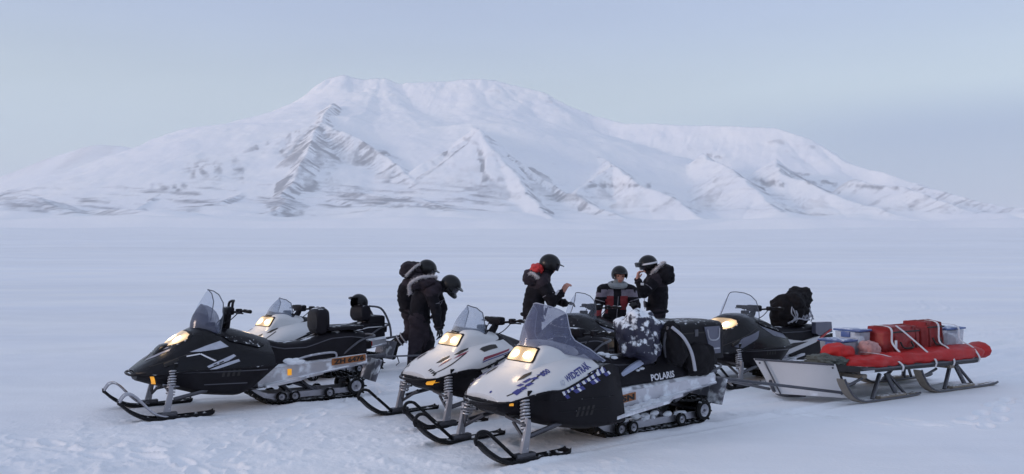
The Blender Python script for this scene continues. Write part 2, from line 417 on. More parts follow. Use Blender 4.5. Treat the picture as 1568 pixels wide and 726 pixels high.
def snow_material(name, near):
    m = bpy.data.materials.new(name); m.use_nodes = True; n = m.node_tree.nodes; L = m.node_tree.links; b = n["Principled BSDF"]
    b.inputs['Roughness'].default_value = .75; b.inputs['Specular IOR Level'].default_value = .25
    tcn = n.new("ShaderNodeTexCoord")
    mpn = n.new("ShaderNodeMapping"); mpn.inputs['Scale'].default_value = (.09, .25, 1) if near else (.002, .003, .004)
    L.new(tcn.outputs['Object'], mpn.inputs[0])
    t = n.new("ShaderNodeTexNoise"); t.inputs['Scale'].default_value = 1.0; t.inputs['Detail'].default_value = 7
    L.new(mpn.outputs[0], t.inputs['Vector'])
    mx = n.new("ShaderNodeMix"); mx.data_type = 'RGBA'
    mx.inputs[6].default_value = (.86, .885, .945, 1); mx.inputs[7].default_value = (.95, .955, .97, 1)
    rg = n.new("ShaderNodeMapRange"); rg.inputs[1].default_value = .3; rg.inputs[2].default_value = .7
    L.new(t.outputs[0], rg.inputs[0]); L.new(rg.outputs[0], mx.inputs[0]); out = mx.outputs[2]
    if near:
        prev = None
        for sc_, lo_ in (((.0035, .011, 1), .945), ((.02, .09, 1), .955), ((.55, 1.6, 1), .97)):
            m9 = n.new("ShaderNodeMapping"); m9.inputs['Scale'].default_value = sc_; m9.inputs['Rotation'].default_value = (0, 0, .12); L.new(tcn.outputs['Object'], m9.inputs[0])
            n9 = n.new("ShaderNodeTexNoise"); n9.inputs['Scale'].default_value = 1; n9.inputs['Detail'].default_value = 6; n9.inputs['Roughness'].default_value = .6; L.new(m9.outputs[0], n9.inputs['Vector'])
            r9 = n.new("ShaderNodeMapRange"); r9.inputs[1].default_value = .32; r9.inputs[2].default_value = .62; r9.inputs[3].default_value = lo_; r9.inputs[4].default_value = 1.02; L.new(n9.outputs[0], r9.inputs[0])
            if prev is None: prev = r9.outputs[0]
            else:
                k9 = n.new("ShaderNodeMath"); k9.operation = 'MULTIPLY'; L.new(prev, k9.inputs[0]); L.new(r9.outputs[0], k9.inputs[1]); prev = k9.outputs[0]
        v9 = n.new("ShaderNodeVectorMath"); v9.operation = 'SCALE'; L.new(out, v9.inputs[0]); L.new(prev, v9.inputs['Scale']); out = v9.outputs[0]
        t2 = n.new("ShaderNodeTexNoise"); t2.inputs['Scale'].default_value = 28; t2.inputs['Detail'].default_value = 6
        L.new(tcn.outputs['Object'], t2.inputs['Vector'])
        bp = n.new("ShaderNodeBump"); bp.inputs['Strength'].default_value = .35; bp.inputs['Distance'].default_value = .02
        L.new(t2.outputs[0], bp.inputs['Height']); L.new(bp.outputs[0], b.inputs['Normal'])
    else:
        at = n.new("ShaderNodeAttribute"); at.attribute_name = "rock"
        mp2 = n.new("ShaderNodeMapping"); mp2.inputs['Scale'].default_value = (.03, .012, .03); L.new(tcn.outputs['Object'], mp2.inputs[0])
        t2 = n.new("ShaderNodeTexNoise"); t2.inputs['Scale'].default_value = 1.; t2.inputs['Detail'].default_value = 8; t2.inputs['Roughness'].default_value = .7
        L.new(mp2.outputs[0], t2.inputs['Vector'])
        a = n.new("ShaderNodeMath"); a.operation = 'MULTIPLY_ADD'; a.inputs[1].default_value = .5; L.new(t2.outputs[0], a.inputs[0]); L.new(at.outputs['Fac'], a.inputs[2])
        r2 = n.new("ShaderNodeMapRange"); r2.inputs[1].default_value = .40; r2.inputs[2].default_value = .95; r2.inputs[4].default_value = .72
        L.new(a.outputs[0], r2.inputs[0])
        m2 = n.new("ShaderNodeMix"); m2.data_type = 'RGBA'; m2.inputs[7].default_value = (.135, .135, .165, 1)
        L.new(r2.outputs[0], m2.inputs[0]); L.new(out, m2.inputs[6]); out = m2.outputs[2]
    L.new(out, b.inputs['Base Color'])
    return m
SNOW = snow_material("snow", True); MSNOW = snow_material("mountain_snow", False)
rad = [.4, 1, 1.6, 2.2, 2.8, 3.4]
while rad[-1] < 45000:
    r_ = rad[-1]; rad.append(r_ + (.16 if r_ < 5 else (.028 if r_ < 11.5 else (.028 + (r_ - 11.5) * .02 if r_ < 40 else r_ * .035))))
rad = np.array(rad)
ang = np.concatenate([np.linspace(-R(38), R(38), 860), np.linspace(R(38), R(322), 72)[1:-1]])
RR, AA = np.meshgrid(rad, ang, indexing='ij')
GX = RR * np.sin(AA); GY = RR * np.cos(AA)
GZ = plain(GX, GY); nearm = np.clip((60 - RR) / 30, 0, 1); GZ = GZ + np.where(nearm > 0, near_relief(GX, GY) * nearm, 0)
snow_field = grid_mesh("snow_field", GX, GY, GZ, True); snow_field.data.materials.append(SNOW); snow_field['kind'] = 'structure'

def P3(px, py, Y): return ((px - 784) / 1300 * Y, Y, (395 - py) / 1300 * Y + 1.7)
# ridge lines of the mountain: (points, flank slope, rock on the west flank, rock on the east flank)
RIDGES = [
 ([(150,262,6900),(190,250,7000),(330,238,7100),(400,206,7200),(450,176,7300),(500,135,7400),(530,119,7500),(585,113,7600),(620,123,7600),(715,123,7500),(760,134,7400),(830,154,7300),(900,181,7200),(960,193,7000),(1050,194,6800),(1190,196,6500),(1245,212,6300),(1300,247,6000),(1400,282,5600),(1480,308,5300),(1568,334,5000),(1680,356,4700)], .80, 0.04, 0.06),
 ([(150,262,6900),(120,300,6300),(60,335,5600)], .7, 0.09, 0.15),
 ([(508,156,6700),(490,186,5700),(476,215,5300),(455,262,4850),(430,305,4500)], .80, 0.61, 0.61),
 ([(490,186,5700),(548,212,5450),(605,252,5100),(650,300,4700)], .82, 0.48, 0.66),
 ([(490,186,5700),(430,205,5600),(385,222,5500)], .80, 0.22, 0.28),
 ([(712,196,6500),(735,198,5250),(757,232,5000),(800,290,4600),(848,348,4150)], .84, 0.10, 0.66),
 ([(735,198,5250),(690,226,5150),(646,250,5050)], .86, 0.35, 0.31),
 ([(735,198,5250),(775,236,5100),(850,288,4800),(905,318,4500),(965,350,4200)], .80, 0.66, 0.61),
 ([(912,234,6000),(940,254,5100),(985,284,4750),(1040,318,4450),(1082,346,4150)], .78, 0.15, 0.61),
 ([(940,254,5100),(905,276,4900),(880,300,4650)], .78, 0.18, 0.28),
 ([(1078,236,5900),(1130,264,5100),(1165,296,4650),(1200,342,4200)], .76, 0.13, 0.56),
 ([(1186,244,5700),(1200,268,5050),(1265,292,4750),(1330,322,4450),(1410,348,4150)], .72, 0.15, 0.53),
 ([(1310,277,5200),(1388,291,4850),(1455,320,4500),(1535,352,4150)], .70, 0.18, 0.48),
 ([(345,246,5900),(280,284,5000),(205,325,4450)], .62, 0.56, 0.46),
 ([(345,244,5900),(400,286,4950),(335,320,4350),(270,346,4050)], .52, 0.38, 0.56),
 ([(-140,330,4700),(-30,302,4500),(40,303,4350),(75,312,4250),(120,342,4050)], .50, 0.46, 0.56),
 ([(430,305,4500),(440,314,4350),(415,340,3980)], .50, 0.53, 0.56),
 ([(1400,284,5590),(1490,312,5000),(1580,334,4600),(1700,350,4300)], .55, 0.22, 0.41),
 ([(150,330,4300),(230,334,3900),(300,345,3700)], .42, 0.41, 0.56),
 ([(520,300,4650),(640,310,4450),(705,340,4120)], .50, 0.34, 0.72),
]
# ledges of bare rock seen under the crests: (x0, y0, x1, y1, half height in photo px, strength)
LEDGES = [(890,286,1012,283,5,.55),(1075,237,1110,240,4,.35),(1150,278,1215,282,6,.5),(1196,262,1245,268,4,.5),(1225,275,1290,285,5,.45),(1300,287,1392,290,4,.45),(1195,215,1262,228,4,.3),
          (275,260,345,256,16,.45),(350,250,375,270,20,.35),(225,290,290,292,9,.45),(540,215,620,246,5,.5),(430,240,520,262,30,.32),(450,282,560,298,6,.3),(405,330,470,336,14,.45),(240,345,300,350,8,.6),(0,316,70,322,7,.4),(560,320,700,340,12,.45),(1160,215,1262,225,5,.25),(700,205,735,222,4,.35),(650,238,720,258,8,.2)]
def make_mountain():
    xs = np.arange(-4300, 5300, 11.); ys = np.arange(2900, 7700, 12.)
    X, Y = np.meshgrid(xs, ys); 
    wx = X + fbm(X / 260, Y / 260, 4, 71) * 46; wy = Y + fbm(X / 260, Y / 260, 4, 72) * 46
    H = np.full(X.shape, -1e4); ROCK = np.zeros(X.shape); K = 16.
    for ri, (pts, sl, rw, re) in enumerate(RIDGES):
        W = np.array([P3(*p) for p in pts]); W[:, 2] += (90 * np.clip((W[:, 2] - 950) / 400, 0, 1) if ri == 0 else 8)
        best = np.full(X.shape, -1e9); bt = np.zeros(X.shape); bs = np.zeros(X.shape); bd = np.zeros(X.shape); acc = 0
        for a, b in zip(W[:-1], W[1:]):
            d = b[:2] - a[:2]; l = np.hypot(*d); d = d / l
            t = np.clip((wx - a[0]) * d[0] + (wy - a[1]) * d[1], 0, l)
            dx = wx - a[0] - t * d[0]; dy = wy - a[1] - t * d[1]; ds = np.hypot(dx, dy)
            h = a[2] + (b[2] - a[2]) * t / l - sl * ds * (1 - .00027 * np.minimum(ds, 1500))
            k = h > best
            best = np.where(k, h, best); bt = np.where(k, acc + t, bt); bd = np.where(k, ds, bd); bs = np.where(k, dx, bs); acc += l
        # gullies running straight down the flanks
        gl = fbm(bt / 85, bd / 1100 + ri * 7.7, 5, 80 + ri, .62)
        gamp = np.clip(bd / 180, 0, 1) * np.clip(1.4 - bd / 1400, 0, 1)
        best = best + gl * (11 if ri == 0 else 20) * gamp + (0 if ri else fbm(wx / 600, wy / 600, 3, 77) * 26)
        dom = best > H
        fl_ = np.where(bs < 0, rw, re)
        stk = fbm(bt / 26 + ri * 3.1, bd / 330 + fbm(X / 90, Y / 90, 2, 7) * .4, 5, 140 + ri, .68); pat = fbm(X / 330, Y / 330, 3, 160 + ri)
        rk = fl_ * np.clip(bd / 30, .5, 1) * np.clip(1.45 - bd / 620, 0, 1) * (.62 + pat * .9) + np.clip(fl_ * 3, 0, 1) * np.clip(1.5 - bd / 700, .2, 1) * (stk * 1.15 + .2 * gl * gamp)
        ROCK = np.where(dom, rk, ROCK)
        df = np.clip((best - H) / K, -30, 30); H = np.where(H < -9e3, best, np.maximum(best, H) + K * np.log1p(np.exp(-np.abs(df))) * .4)
    H = H * np.clip((Y - 3300) / 700, 0, 1) + fbm(X / 120, Y / 120, 5, 99) * 9 * np.clip((H - 150) / 200, .2, 1)
    gz = plain(X, Y)
    px = X / Y * 1300 + 784; py = 395 - (H - 1.7) / Y * 1300
    led = np.zeros(X.shape)
    for x0, y0, x1, y1, hw, s in LEDGES:     # strata: bare where a cliff band crops out (fixed to the ground, at its height)
        t = np.clip((px - x0) / (x1 - x0), -.15, 1.15); yy = y0 + (y1 - y0) * t + fbm(px / 14, px * 0 + y0, 3, 111) * hw * .7
        e = np.clip(1.2 - np.abs((px - (x0 + x1) / 2) / ((x1 - x0) / 2)) ** 3 * 1.1, 0, 1)
        led = np.maximum(led, s * 1.25 * e * np.clip(1.3 - np.abs(py - yy) / hw, 0, 1))
    lay = fbm(H / 16 + fbm(X / 300, Y / 300, 2, 131) * 3, X / 700, 3, 132, .6)
    ROCK = np.maximum(ROCK, led * np.clip(.75 + 1.7 * fbm(px / 7, py / 9, 3, 133, .7), 0, 1.25)) + fbm(X / 30, Y / 90, 5, 120, .68) * .22 + lay * .20
    low = np.exp(-((H - gz - 130) / 150) ** 2) * np.clip(.45 + (1000 - px) / 500, .45, 1)
    ROCK = np.maximum(ROCK, low * (.16 + 1.25 * fbm(X / 170 + Y / 240, H / 24 + X / 420, 5, 181, .66)))
    ROCK = ROCK * np.clip((H - gz) / 30, 0, 1)
    edge = np.clip(np.minimum((X - xs[0]) / 500, (xs[-1] - X) / 500), 0, 1) * np.clip((ys[-1] - Y) / 300, 0, 1) * np.clip((Y - ys[0]) / 200, 0, 1)
    q_ = (H - gz) / 30; Z = gz - 7 + 30 * np.where(q_ > 20, q_, np.log1p(np.exp(np.minimum(q_, 20)))); Z = Z + 52 * np.exp(-np.maximum(gz - H, 0) / 330) * np.exp(-np.maximum(H - gz, 0) / 160) * (1 + fbm(X / 500, Y / 300, 3, 171) * .8); Z = (gz - 60) * (1 - edge) + Z * edge
    o = grid_mesh("mountain", X, Y, Z, False, ROCK); o.data.materials.append(MSNOW); o['kind'] = 'structure'
make_mountain()
def far_range(name, crest, Y0, depth, seed):
    px = np.linspace(crest[0][0], crest[-1][0], 260); py = np.interp(px, [c[0] for c in crest], [c[1] for c in crest])
    ys = np.linspace(Y0 - depth, Y0 + depth, 60); X = np.zeros((60, 260)); Y = X.copy(); Z = X.copy()
    for i, y in enumerate(ys):
        X[i] = (px - 784) / 1300 * Y0; Y[i] = y
        f = 1 - abs(y - Y0) / depth
        Z[i] = ((395 - py) / 1300 * Y0) * f ** .9 + fbm(X[i] / 900, Y[i] / 900, 4, seed) * 60 * f - 30 * (1 - f)
    o = grid_mesh(name, X, Y, Z, False, np.clip(fbm(X / 500, Y / 1500, 4, seed + 3) * .4 + .1, 0, 1)); o.data.materials.append(MSNOW); o['kind'] = 'structure'
far_range("distant_mountain", [(-500,330),(-200,290),(0,268),(60,246),(130,223),(150,221),(190,224),(240,232),(330,250),(450,300)], 10500, 2600, 201)
#far_range("distant_mountain", [(1000,270),(1150,225),(1240,198),(1330,188),(1450,184),(1568,181),(1750,178),(2000,200),(2300,280)], 17000, 5000, 231)
# air between here and the mountains
hz = G(); hz.box((0, 6000, 595), (60000, 60000, 1410))
haze = hz.build("haze", bpy.data.materials.new("haze_air"), None, False); haze['kind'] = 'stuff'
hm = haze.data.materials[0]; hm.use_nodes = True; hm.node_tree.nodes.clear()
hv = hm.node_tree.nodes.new("ShaderNodeVolumePrincipled"); ho = hm.node_tree.nodes.new("ShaderNodeOutputMaterial")
hv.inputs['Density Attribute'].default_value = ""; hv.inputs['Density'].default_value = 6.5e-5
hv.inputs['Color'].default_value = (.93, .95, .98, 1); hv.inputs['Anisotropy'].default_value = 0
hm.node_tree.links.new(hv.outputs[0], ho.inputs['Volume'])

# ------------------------------------------------------------------ snowmobile
HOOD = {
 'trail': [(.31, [(0,.535),(.06,.535),(.12,.53),(.18,.52),(.22,.505),(.235,.485)]),
          (.2, [(0,.60),(.1,.598),(.2,.585),(.28,.56),(.33,.53),(.345,.50)]),
          (.0, [(0,.68),(.14,.675),(.26,.655),(.37,.615),(.435,.58),(.455,.555)]),
          (-.2,[(0,.745),(.16,.735),(.29,.71),(.41,.665),(.475,.625),(.495,.58)]),
          (-.4,[(0,.80),(.17,.79),(.31,.76),(.43,.71),(.49,.66),(.505,.58)]),
          (-.65,[(0,.86),(.18,.85),(.32,.81),(.43,.755),(.485,.70),(.50,.65)]),
          (-.88,[(0,.88),(.17,.865),(.28,.83),(.38,.79),(.45,.755),(.47,.725)])],
 'sleek': [(.33,[(0,.52),(.05,.52),(.1,.515),(.14,.505),(.17,.495),(.18,.48)]),
          (.2, [(0,.60),(.09,.598),(.17,.59),(.25,.56),(.30,.52),(.32,.47)]),
          (.0, [(0,.72),(.12,.715),(.22,.70),(.31,.65),(.38,.57),(.41,.48)]),
          (-.2,[(0,.85),(.13,.845),(.23,.82),(.33,.74),(.42,.63),(.45,.5)]),
          (-.4,[(0,.95),(.13,.94),(.23,.90),(.34,.80),(.44,.66),(.47,.5)]),
          (-.65,[(0,.95),(.12,.94),(.22,.89),(.33,.80),(.44,.66),(.48,.5)]),
          (-.95,[(0,.87),(.11,.86),(.2,.82),(.3,.76),(.42,.66),(.48,.5)]),
          (-1.2,[(0,.78),(.1,.775),(.18,.74),(.26,.69),(.36,.62),(.44,.5)])]}
PAN = {
 'trail': [(.29,[(.225,.50),(.22,.46),(.19,.42),(.1,.40),(0,.40)]),
          (.1,[(.36,.545),(.34,.46),(.3,.37),(.2,.34),(0,.34)]),
          (-.08,[(.43,.575),(.37,.47),(.33,.35),(.25,.31),(0,.31)]),
          (-.2,[(.485,.585),(.42,.50),(.38,.33),(.3,.28),(0,.28)]),
          (-.32,[(.495,.60),(.49,.46),(.46,.31),(.36,.26),(0,.26)]),
          (-.7,[(.488,.69),(.50,.44),(.47,.24),(.4,.2),(0,.2)]),
          (-1.0,[(.465,.76),(.49,.44),(.47,.22),(.4,.19),(0,.19)]),
          (-1.22,[(.36,.70),(.42,.44),(.45,.22),(.4,.2),(0,.2)])],
 'sleek': [(.31,[(.17,.49),(.18,.45),(.15,.42),(.08,.40),(0,.40)]),
          (.1,[(.36,.475),(.36,.43),(.30,.37),(.18,.34),(0,.34)]),
          (-.08,[(.42,.50),(.38,.42),(.33,.34),(.22,.30),(0,.30)]),
          (-.22,[(.445,.51),(.42,.42),(.38,.32),(.3,.27),(0,.27)]),
          (-.35,[(.46,.51),(.47,.40),(.44,.28),(.36,.24),(0,.24)]),
          (-.7,[(.475,.51),(.48,.38),(.45,.23),(.38,.2),(0,.2)]),
          (-1.0,[(.475,.51),(.48,.36),(.45,.22),(.38,.2),(0,.2)]),
          (-1.22,[(.42,.51),(.43,.38),(.42,.25),(.38,.22),(0,.22)])]}
def squeeze(d, k0, k):       # pull the nose back towards the cowl
    return [(x if x < k0 else k0 + (x - k0) * k, q) for x, q in d]
HOOD['trail'] = squeeze(HOOD['trail'], -.50, .72); PAN['trail'] = squeeze(PAN['trail'], -.50, .72)
HOOD['sleek'] = squeeze(HOOD['sleek'], -.50, .90); PAN['sleek'] = squeeze(PAN['sleek'], -.50, .90)
def rz_of(f): return math.atan2(f[1], f[0])
def screen(root, base, top, mt, edge=None, nu=22, nv=8, name='windshield', edge_r=.006):
    g = G(); rows = []
    for j in range(nv + 1):
        v = j / nv; row = []
        for i in range(nu + 1):
            u = -1 + 2 * i / nu; a = abs(u); s = 1 if u >= 0 else -1
            b = base(a); t = top(a); bulge = .03 * math.sin(math.pi * v)
            p = [b[k] + (t[k] - b[k]) * v for k in range(3)]; p[0] += bulge; p[1] *= s
            row.append(tuple(p))
        rows.append(row)
    g.rings(rows, False, False)
    o = g.build(name, mt, root, True)
    if edge:
        e = G(); path = [rows[j][0] for j in range(nv)] + rows[nv] + [rows[j][-1] for j in range(nv - 1, -1, -1)]
        e.tube(path, edge_r, 5); e.build('screen_edge', edge, o)
    return o
def wheel(root, x, y, z, r, rim=ALUD):
    s = 1 if y > 0 else -1
    g = G(); g.lathe([(r * .62, -.022), (r * .93, -.022), (r, -.012), (r, .012), (r * .93, .022), (r * .62, .022), (r * .62, -.022)], (x, y, z), seg=20)
    o = g.build('wheel', RUBBER, root)
    h = G(); h.lathe([(0, .014 * s), (r * .22, .016 * s), (r * .3, .006 * s), (r * .52, .008 * s), (r * .64, .020 * s), (r * .66, .0), (r * .64, -.012 * s), (0, -.012 * s)], (x, y, z), seg=20)
    for k in range(6):
        a = k * math.pi / 3; h.ell((x + r * .42 * math.cos(a), y + .012 * s, z + r * .42 * math.sin(a)), (r * .07, .004, r * .07), nu=6, nv=4)
    h.build('rim', rim, o); b = G(); b.lathe([(0, .024 * s), (r * .13, .024 * s), (r * .15, .01 * s)], (x, y, z), seg=8); b.build('axle_bolt', STEEL, o)
def snowmobile(key, c, label):
    (X, Y), f = MACH[key]
    root = empty('snowmobile', label, 'snowmobile', (X, Y, -.02), rz_of(f), 'snowmobiles parked on the snow')
    st = c['style']; tail = c.get('tail', -2.6); tw = c.get('tw', .2); zsc = c.get('zs', 1.)
    # ---- bodywork
    gh = G(); gh.loft([(x, [(y, z) for y, z in s]) for x, s in HOOD[st]], 30, 21 if st == 'sleek' else 18, True, .75 if st == 'sleek' else .25); bh = gh.bvh()
    hood = gh.build('hood', c['hood'], root)
    gp = G(); gp.loft(PAN[st], 26, 17, True, .7, (lambda x, z: (.50 - z) * 1.25 * np.clip((-.7 - x) / .5, 0, 1)) if st == 'sleek' else None); bpn = gp.bvh(); pan = gp.build('belly_pan', BLACK, root)
    for sg in (1, -1):         # pressed crease and panel seam along each lower side
        for zz, xa, xb, rr_ in (((.40, -.4, -.95, .006), (.50, -.28, -1.05, .005)) if st == 'trail' else ((.36, -.4, -.86, .006), (.495, .05, -1.1, .007))):
            pts = []
            for x in np.linspace(xa, xb, 12):
                h = bpn.ray_cast(Vector((x, 3 * sg, zz + .03 * x)), Vector((0, -sg, 0)))
                if h[0]: pts.append(h[0] + Vector((0, .001 * sg, 0)))
            if len(pts) > 3: sm = G(); sm.tube(pts, rr_, 5); sm.build('panel_seam', BLACK if st == 'trail' else STEEL, pan)
        vt = []
        for k in range(4):
            x0 = -.58 - k * .055; z0 = .33 if st == 'trail' else .42
            vt.append([(x0, z0), (x0 - .028, z0), (x0 - .05, z0 + .085), (x0 - .022, z0 + .085)])
        decal('cooling_slots', *side_polys(vt), 'side', sg, bpn, INK, pan, .004, .04)['kind'] = 'stuff'
        # shut line between the hood and the nose
        ln = [(.02 - k * .042, .545 + k * .021) for k in range(10)] if st == 'trail' else [(.12 - k * .06, .56 + k * .020) for k in range(12)]
        decal('shut_line', *side_polys([ln + [(x, z - .006) for x, z in ln[::-1]]]), 'side', sg, bh, INK, hood, .0025, .05)
        lt = G(); h = bh.ray_cast(Vector((-.12, 3 * sg, .575)), Vector((0, -sg, 0)))
        if h[0]: lt.box(h[0] + Vector((0, .004 * sg, -.01)), (.045, .014, .06), None, .006); lt.build('hood_latch', RUBBER, hood)
    edge = [(x, q[-1][0], q[-1][1]) for x, q in HOOD[st]]
    tr = G(); tr.tube([(x, y + .003, z) for x, y, z in edge[::-1]] + [(edge[0][0] + .012, 0, edge[0][2] + .004)] + [(x, -y - .003, z) for x, y, z in edge], .010, 6, smooth=60); tr.build('edge_trim', BLACK, hood)
    if st == 'sleek':
        sc_ = G(); sc_.loft([(.05, [(0,.655),(.05,.655),(.085,.645),(.10,.62)]), (-.02, [(0,.745),(.06,.743),(.10,.725),(.12,.68)]), (-.10, [(0,.775),(.06,.772),(.10,.755),(.12,.70)]), (-.15, [(0,.765),(.05,.76),(.09,.745),(.11,.70)])], 12, 13, True, .4); sc_.build('hood_scoop', c['hood'], hood)
        gr = G()
        for k in range(5): gr.box((.045 - k * .022, 0, .675 + k * .020), (.014, .12, .006), Matrix.Rotation(R(-48), 3, 'Y'))
        gr.build('intake_grille', STEEL, hood)['kind'] = 'stuff'
        for sg in (1, -1):
            w0 = G(); w0.loft([(.0, [(0, .0), (.01, 0), (.012, 0)]), (.0, [(0, 0), (.01, 0), (.012, 0)])], 2, 3) if False else None
            cw = [(-.62, .86), (-.95, .80), (-1.12, .72), (-1.02, .70), (-.70, .79)]
            decal('cowl_panel', *side_polys([cw]), 'side', sg, bh, BLACK, hood, .012, .05)
            h = bh.ray_cast(Vector((-.08, 3 * sg, .60)), Vector((0, -sg, 0)))
            if h[0]: q_ = G(); q_.box(h[0] + Vector((0, .006 * sg, 0)), (.16, .03, .045), Matrix.Rotation(R(18), 3, 'Y'), .012); q_.build('side_intake', INK, hood)
    co = G()   # console / tank cover behind the hood
    if st == 'trail':
        co.loft([(-.66,[(0,.90),(.14,.885),(.26,.84),(.38,.75),(.45,.66)]), (-.9,[(0,.90),(.14,.89),(.25,.84),(.36,.77),(.45,.70)]),
                 (-1.05,[(0,.86),(.13,.85),(.21,.80),(.30,.72),(.40,.64)]), (-1.3,[(0,.77),(.12,.765),(.18,.72),(.24,.64),(.30,.52)]), (-1.5,[(0,.74),(.12,.735),(.17,.70),(.2,.62),(.24,.5)])], 18, 12)
        co.build('console', c.get('console', VINYL), root)
    # ---- headlight
    if st == 'trail':
        pd = G(); pd.loft(squeeze([(-.13,[(0,.735),(.10,.733),(.17,.728),(.205,.715),(.21,.69)]), (-.20,[(0,.80),(.10,.797),(.18,.785),(.22,.76),(.235,.70)]),
                           (-.32,[(0,.905),(.10,.90),(.18,.885),(.225,.85),(.25,.74)]), (-.42,[(0,.955),(.10,.95),(.18,.93),(.235,.885),(.27,.76)]),
                           (-.62,[(0,.965),(.10,.96),(.19,.935),(.26,.88),(.31,.78)]), (-.85,[(0,.91),(.10,.905),(.18,.88),(.25,.84),(.3,.79)])], -.62, .70), 24, 17, True, .4)
        hb = pd.bvh(); pod = pd.build('headlight_pod', c['hood'], root)
        bez = [(-.195,.785),(.195,.785),(.20,.81),(.18,.905),(.155,.915),(-.155,.915),(-.18,.905),(-.20,.81)]
        lens = [(-.17,.792),(.17,.792),(.18,.81),(.163,.892),(.135,.904),(-.135,.904),(-.163,.892),(-.18,.81)]
        bul = (.845, .08)
    else:
        hb = bh; pod = hood
        bez = [(-.25,.775),(-.10,.735),(0,.725),(.10,.735),(.25,.775),(.265,.83),(.22,.885),(.12,.905),(0,.91),(-.12,.905),(-.22,.885),(-.265,.83)]
        lens = [(-.235,.785),(-.10,.75),(0,.745),(.10,.75),(.235,.785),(.25,.83),(.205,.872),(.12,.892),(0,.897),(-.12,.892),(-.205,.872),(-.25,.83)]
        bul = (.82, .11)
    decal('headlight_bezel', bez, [list(range(len(bez)))], 'front', 1, hb, BLACK, pod, .003, .04)
    if c.get('lit', True):
        decal('headlight_lens', lens, [list(range(len(lens)))], 'front', 1, hb, lens_mat(*bul), pod, .007, .02)
        for sg in (-1, 1):
            cc = [(sg * bul[1] + (.045 if st == 'trail' else .05) * math.cos(a), bul[0] + .030 * math.sin(a)) for a in np.linspace(0, 2 * math.pi, 13)[:-1]]
            decal('headlight_bulb', cc, [list(range(12))], 'front', 1, hb, BULB, pod, .011, .04)
        ld = bpy.data.lights.new("headlight_glow_fill", 'POINT'); ld.energy = 1.6 if st == 'trail' else 1.2; ld.color = (1, .70, .40); ld.shadow_soft_size = .06  # added fill light ahead of the lens, casts a warm glow on the hood
        lo = bpy.data.objects.new("headlight_glow_fill", ld); COL.objects.link(lo); lo.parent = pod
        lo.location = (.06, 0, .92) if st == 'sleek' else (-.19, 0, .94)
    SQ[0] = .72 if st == 'trail' else .90
    for dd in c.get('decals', ()): dd(hood, bh, pan, bpn)
    SQ[0] = None
    # ---- nose bumper, reflector
    nx_ = -.20 if st == 'trail' else -.07
    nb = G(); nb.tube([(.18 + nx_, -.3, .49), (.33 + nx_, -.2, .47), (.37 + nx_, 0, .47), (.33 + nx_, .2, .47), (.18 + nx_, .3, .49)], .014, 6, smooth=16); nb.build('bumper', BLACK, root)
    if 'amber' in c:
        x0, z0, wd, hh, tl = c['amber']; x0 -= .13 if st == 'trail' else .0
        for sg in (1, -1):
            q = [(x0 - wd / 2 - tl, z0 - hh / 2), (x0 + wd / 2 - tl, z0 - hh / 2), (x0 + wd / 2 + tl, z0 + hh / 2), (x0 - wd / 2 + tl, z0 + hh / 2)]
            decal('side_reflector', q, [[0, 1, 2, 3]], 'side', sg, bpn, AMBER, pan, .006, .03)
    # ---- tunnel, running boards, flap
    fx = -1.05
    tz = lambda x: .47 + (x - fx) / (tail + .3 - fx) * .06
    bz = lambda x: .25 + (x - fx) / (tail + .3 - fx) * .165
    tn = G(); rg = []
    for x in np.linspace(fx, tail + .15, 10):
        y = tw + .05; rg.append([(x, y + .02, bz(x)), (x, y, bz(x) + .012), (x, y, tz(x) - .03), (x, y - .03, tz(x)), (x, -y + .03, tz(x)), (x, -y, tz(x) - .03), (x, -y, bz(x) + .012), (x, -y - .02, bz(x))])
    tn.rings(rg, False, False); tun = tn.build('tunnel', ALU, root)
    for sg in (1, -1):
        b = G(); y0 = (tw + .052) * sg; y1 = (tw + .22) * sg; r2 = []
        for x in np.linspace(-1.1, tail + .75, 8):
            wv = 1 if x > tail + 1.0 else .55
            yy = y0 + (y1 - y0) * wv
            r2.append([(x, y0, bz(x) - .004), (x, yy, bz(x) - .012), (x, yy, bz(x) + .016), (x, y0, bz(x) + .010)])
        b.rings(r2, True, True); bo = b.build('running_board', ALU, tun, False)
        e = G(); e.tube([(x, y0 + (.006 * sg), bz(x) - .006) for x in np.linspace(fx, tail + .15, 8)], .011, 6); e.build('tunnel_edge', ALUD if c.get('edge') is None else c['edge'], tun)
    if 'plate' in c:
        x0, z0, L_, H_, s_, sl = c['plate']
        for sg in (1, -1):
            y = (tw + .053) * sg; p = G(); cs, sn = math.cos(sl), math.sin(sl)
            def pt(a, b, yy): return (x0 - a * cs + b * sn * 0, yy, z0 + a * sn + b)
            p.rings([[pt(0, 0, y), pt(L_, 0, y), pt(L_, H_, y), pt(0, H_, y)], [pt(0, 0, y + .006 * sg), pt(L_, 0, y + .006 * sg), pt(L_, H_, y + .006 * sg), pt(0, H_, y + .006 * sg)]])
            po = p.build('licence_plate', PLATE, tun, False)
            v, fa = text_mesh(s_, H_ * .95, .004); wmax = max(a for a, b in v); k = L_ * .9 / wmax
            t = G(); t.add([pt((a * k + L_ * .05) if sg > 0 else L_ - (a * k + L_ * .05), b + H_ * .16, y + .009 * sg) for a, b in v], fa); t.build('lettering', INK, tun, False)
    fl = G(); fl.box((tail - .02, 0, .31), (.018, 2 * tw + .06, .28), Matrix.Rotation(R(-20), 3, 'Y').to_3x3(), .006); fl.build('snow_flap', c.get('flap', mat('flap_rubber', (.16, .16, .19), .6, var=.3, snow=.5, sscale=8)), root)
    # ---- seat
    s0 = c.get('seat', [(-1.15,.78,.17),(-1.35,.76,.19),(-1.75,.75,.21),(-2.0,.80,.20),(-2.3,.81,.19),(-2.45,.78,.17)])
    se = G(); sec = []
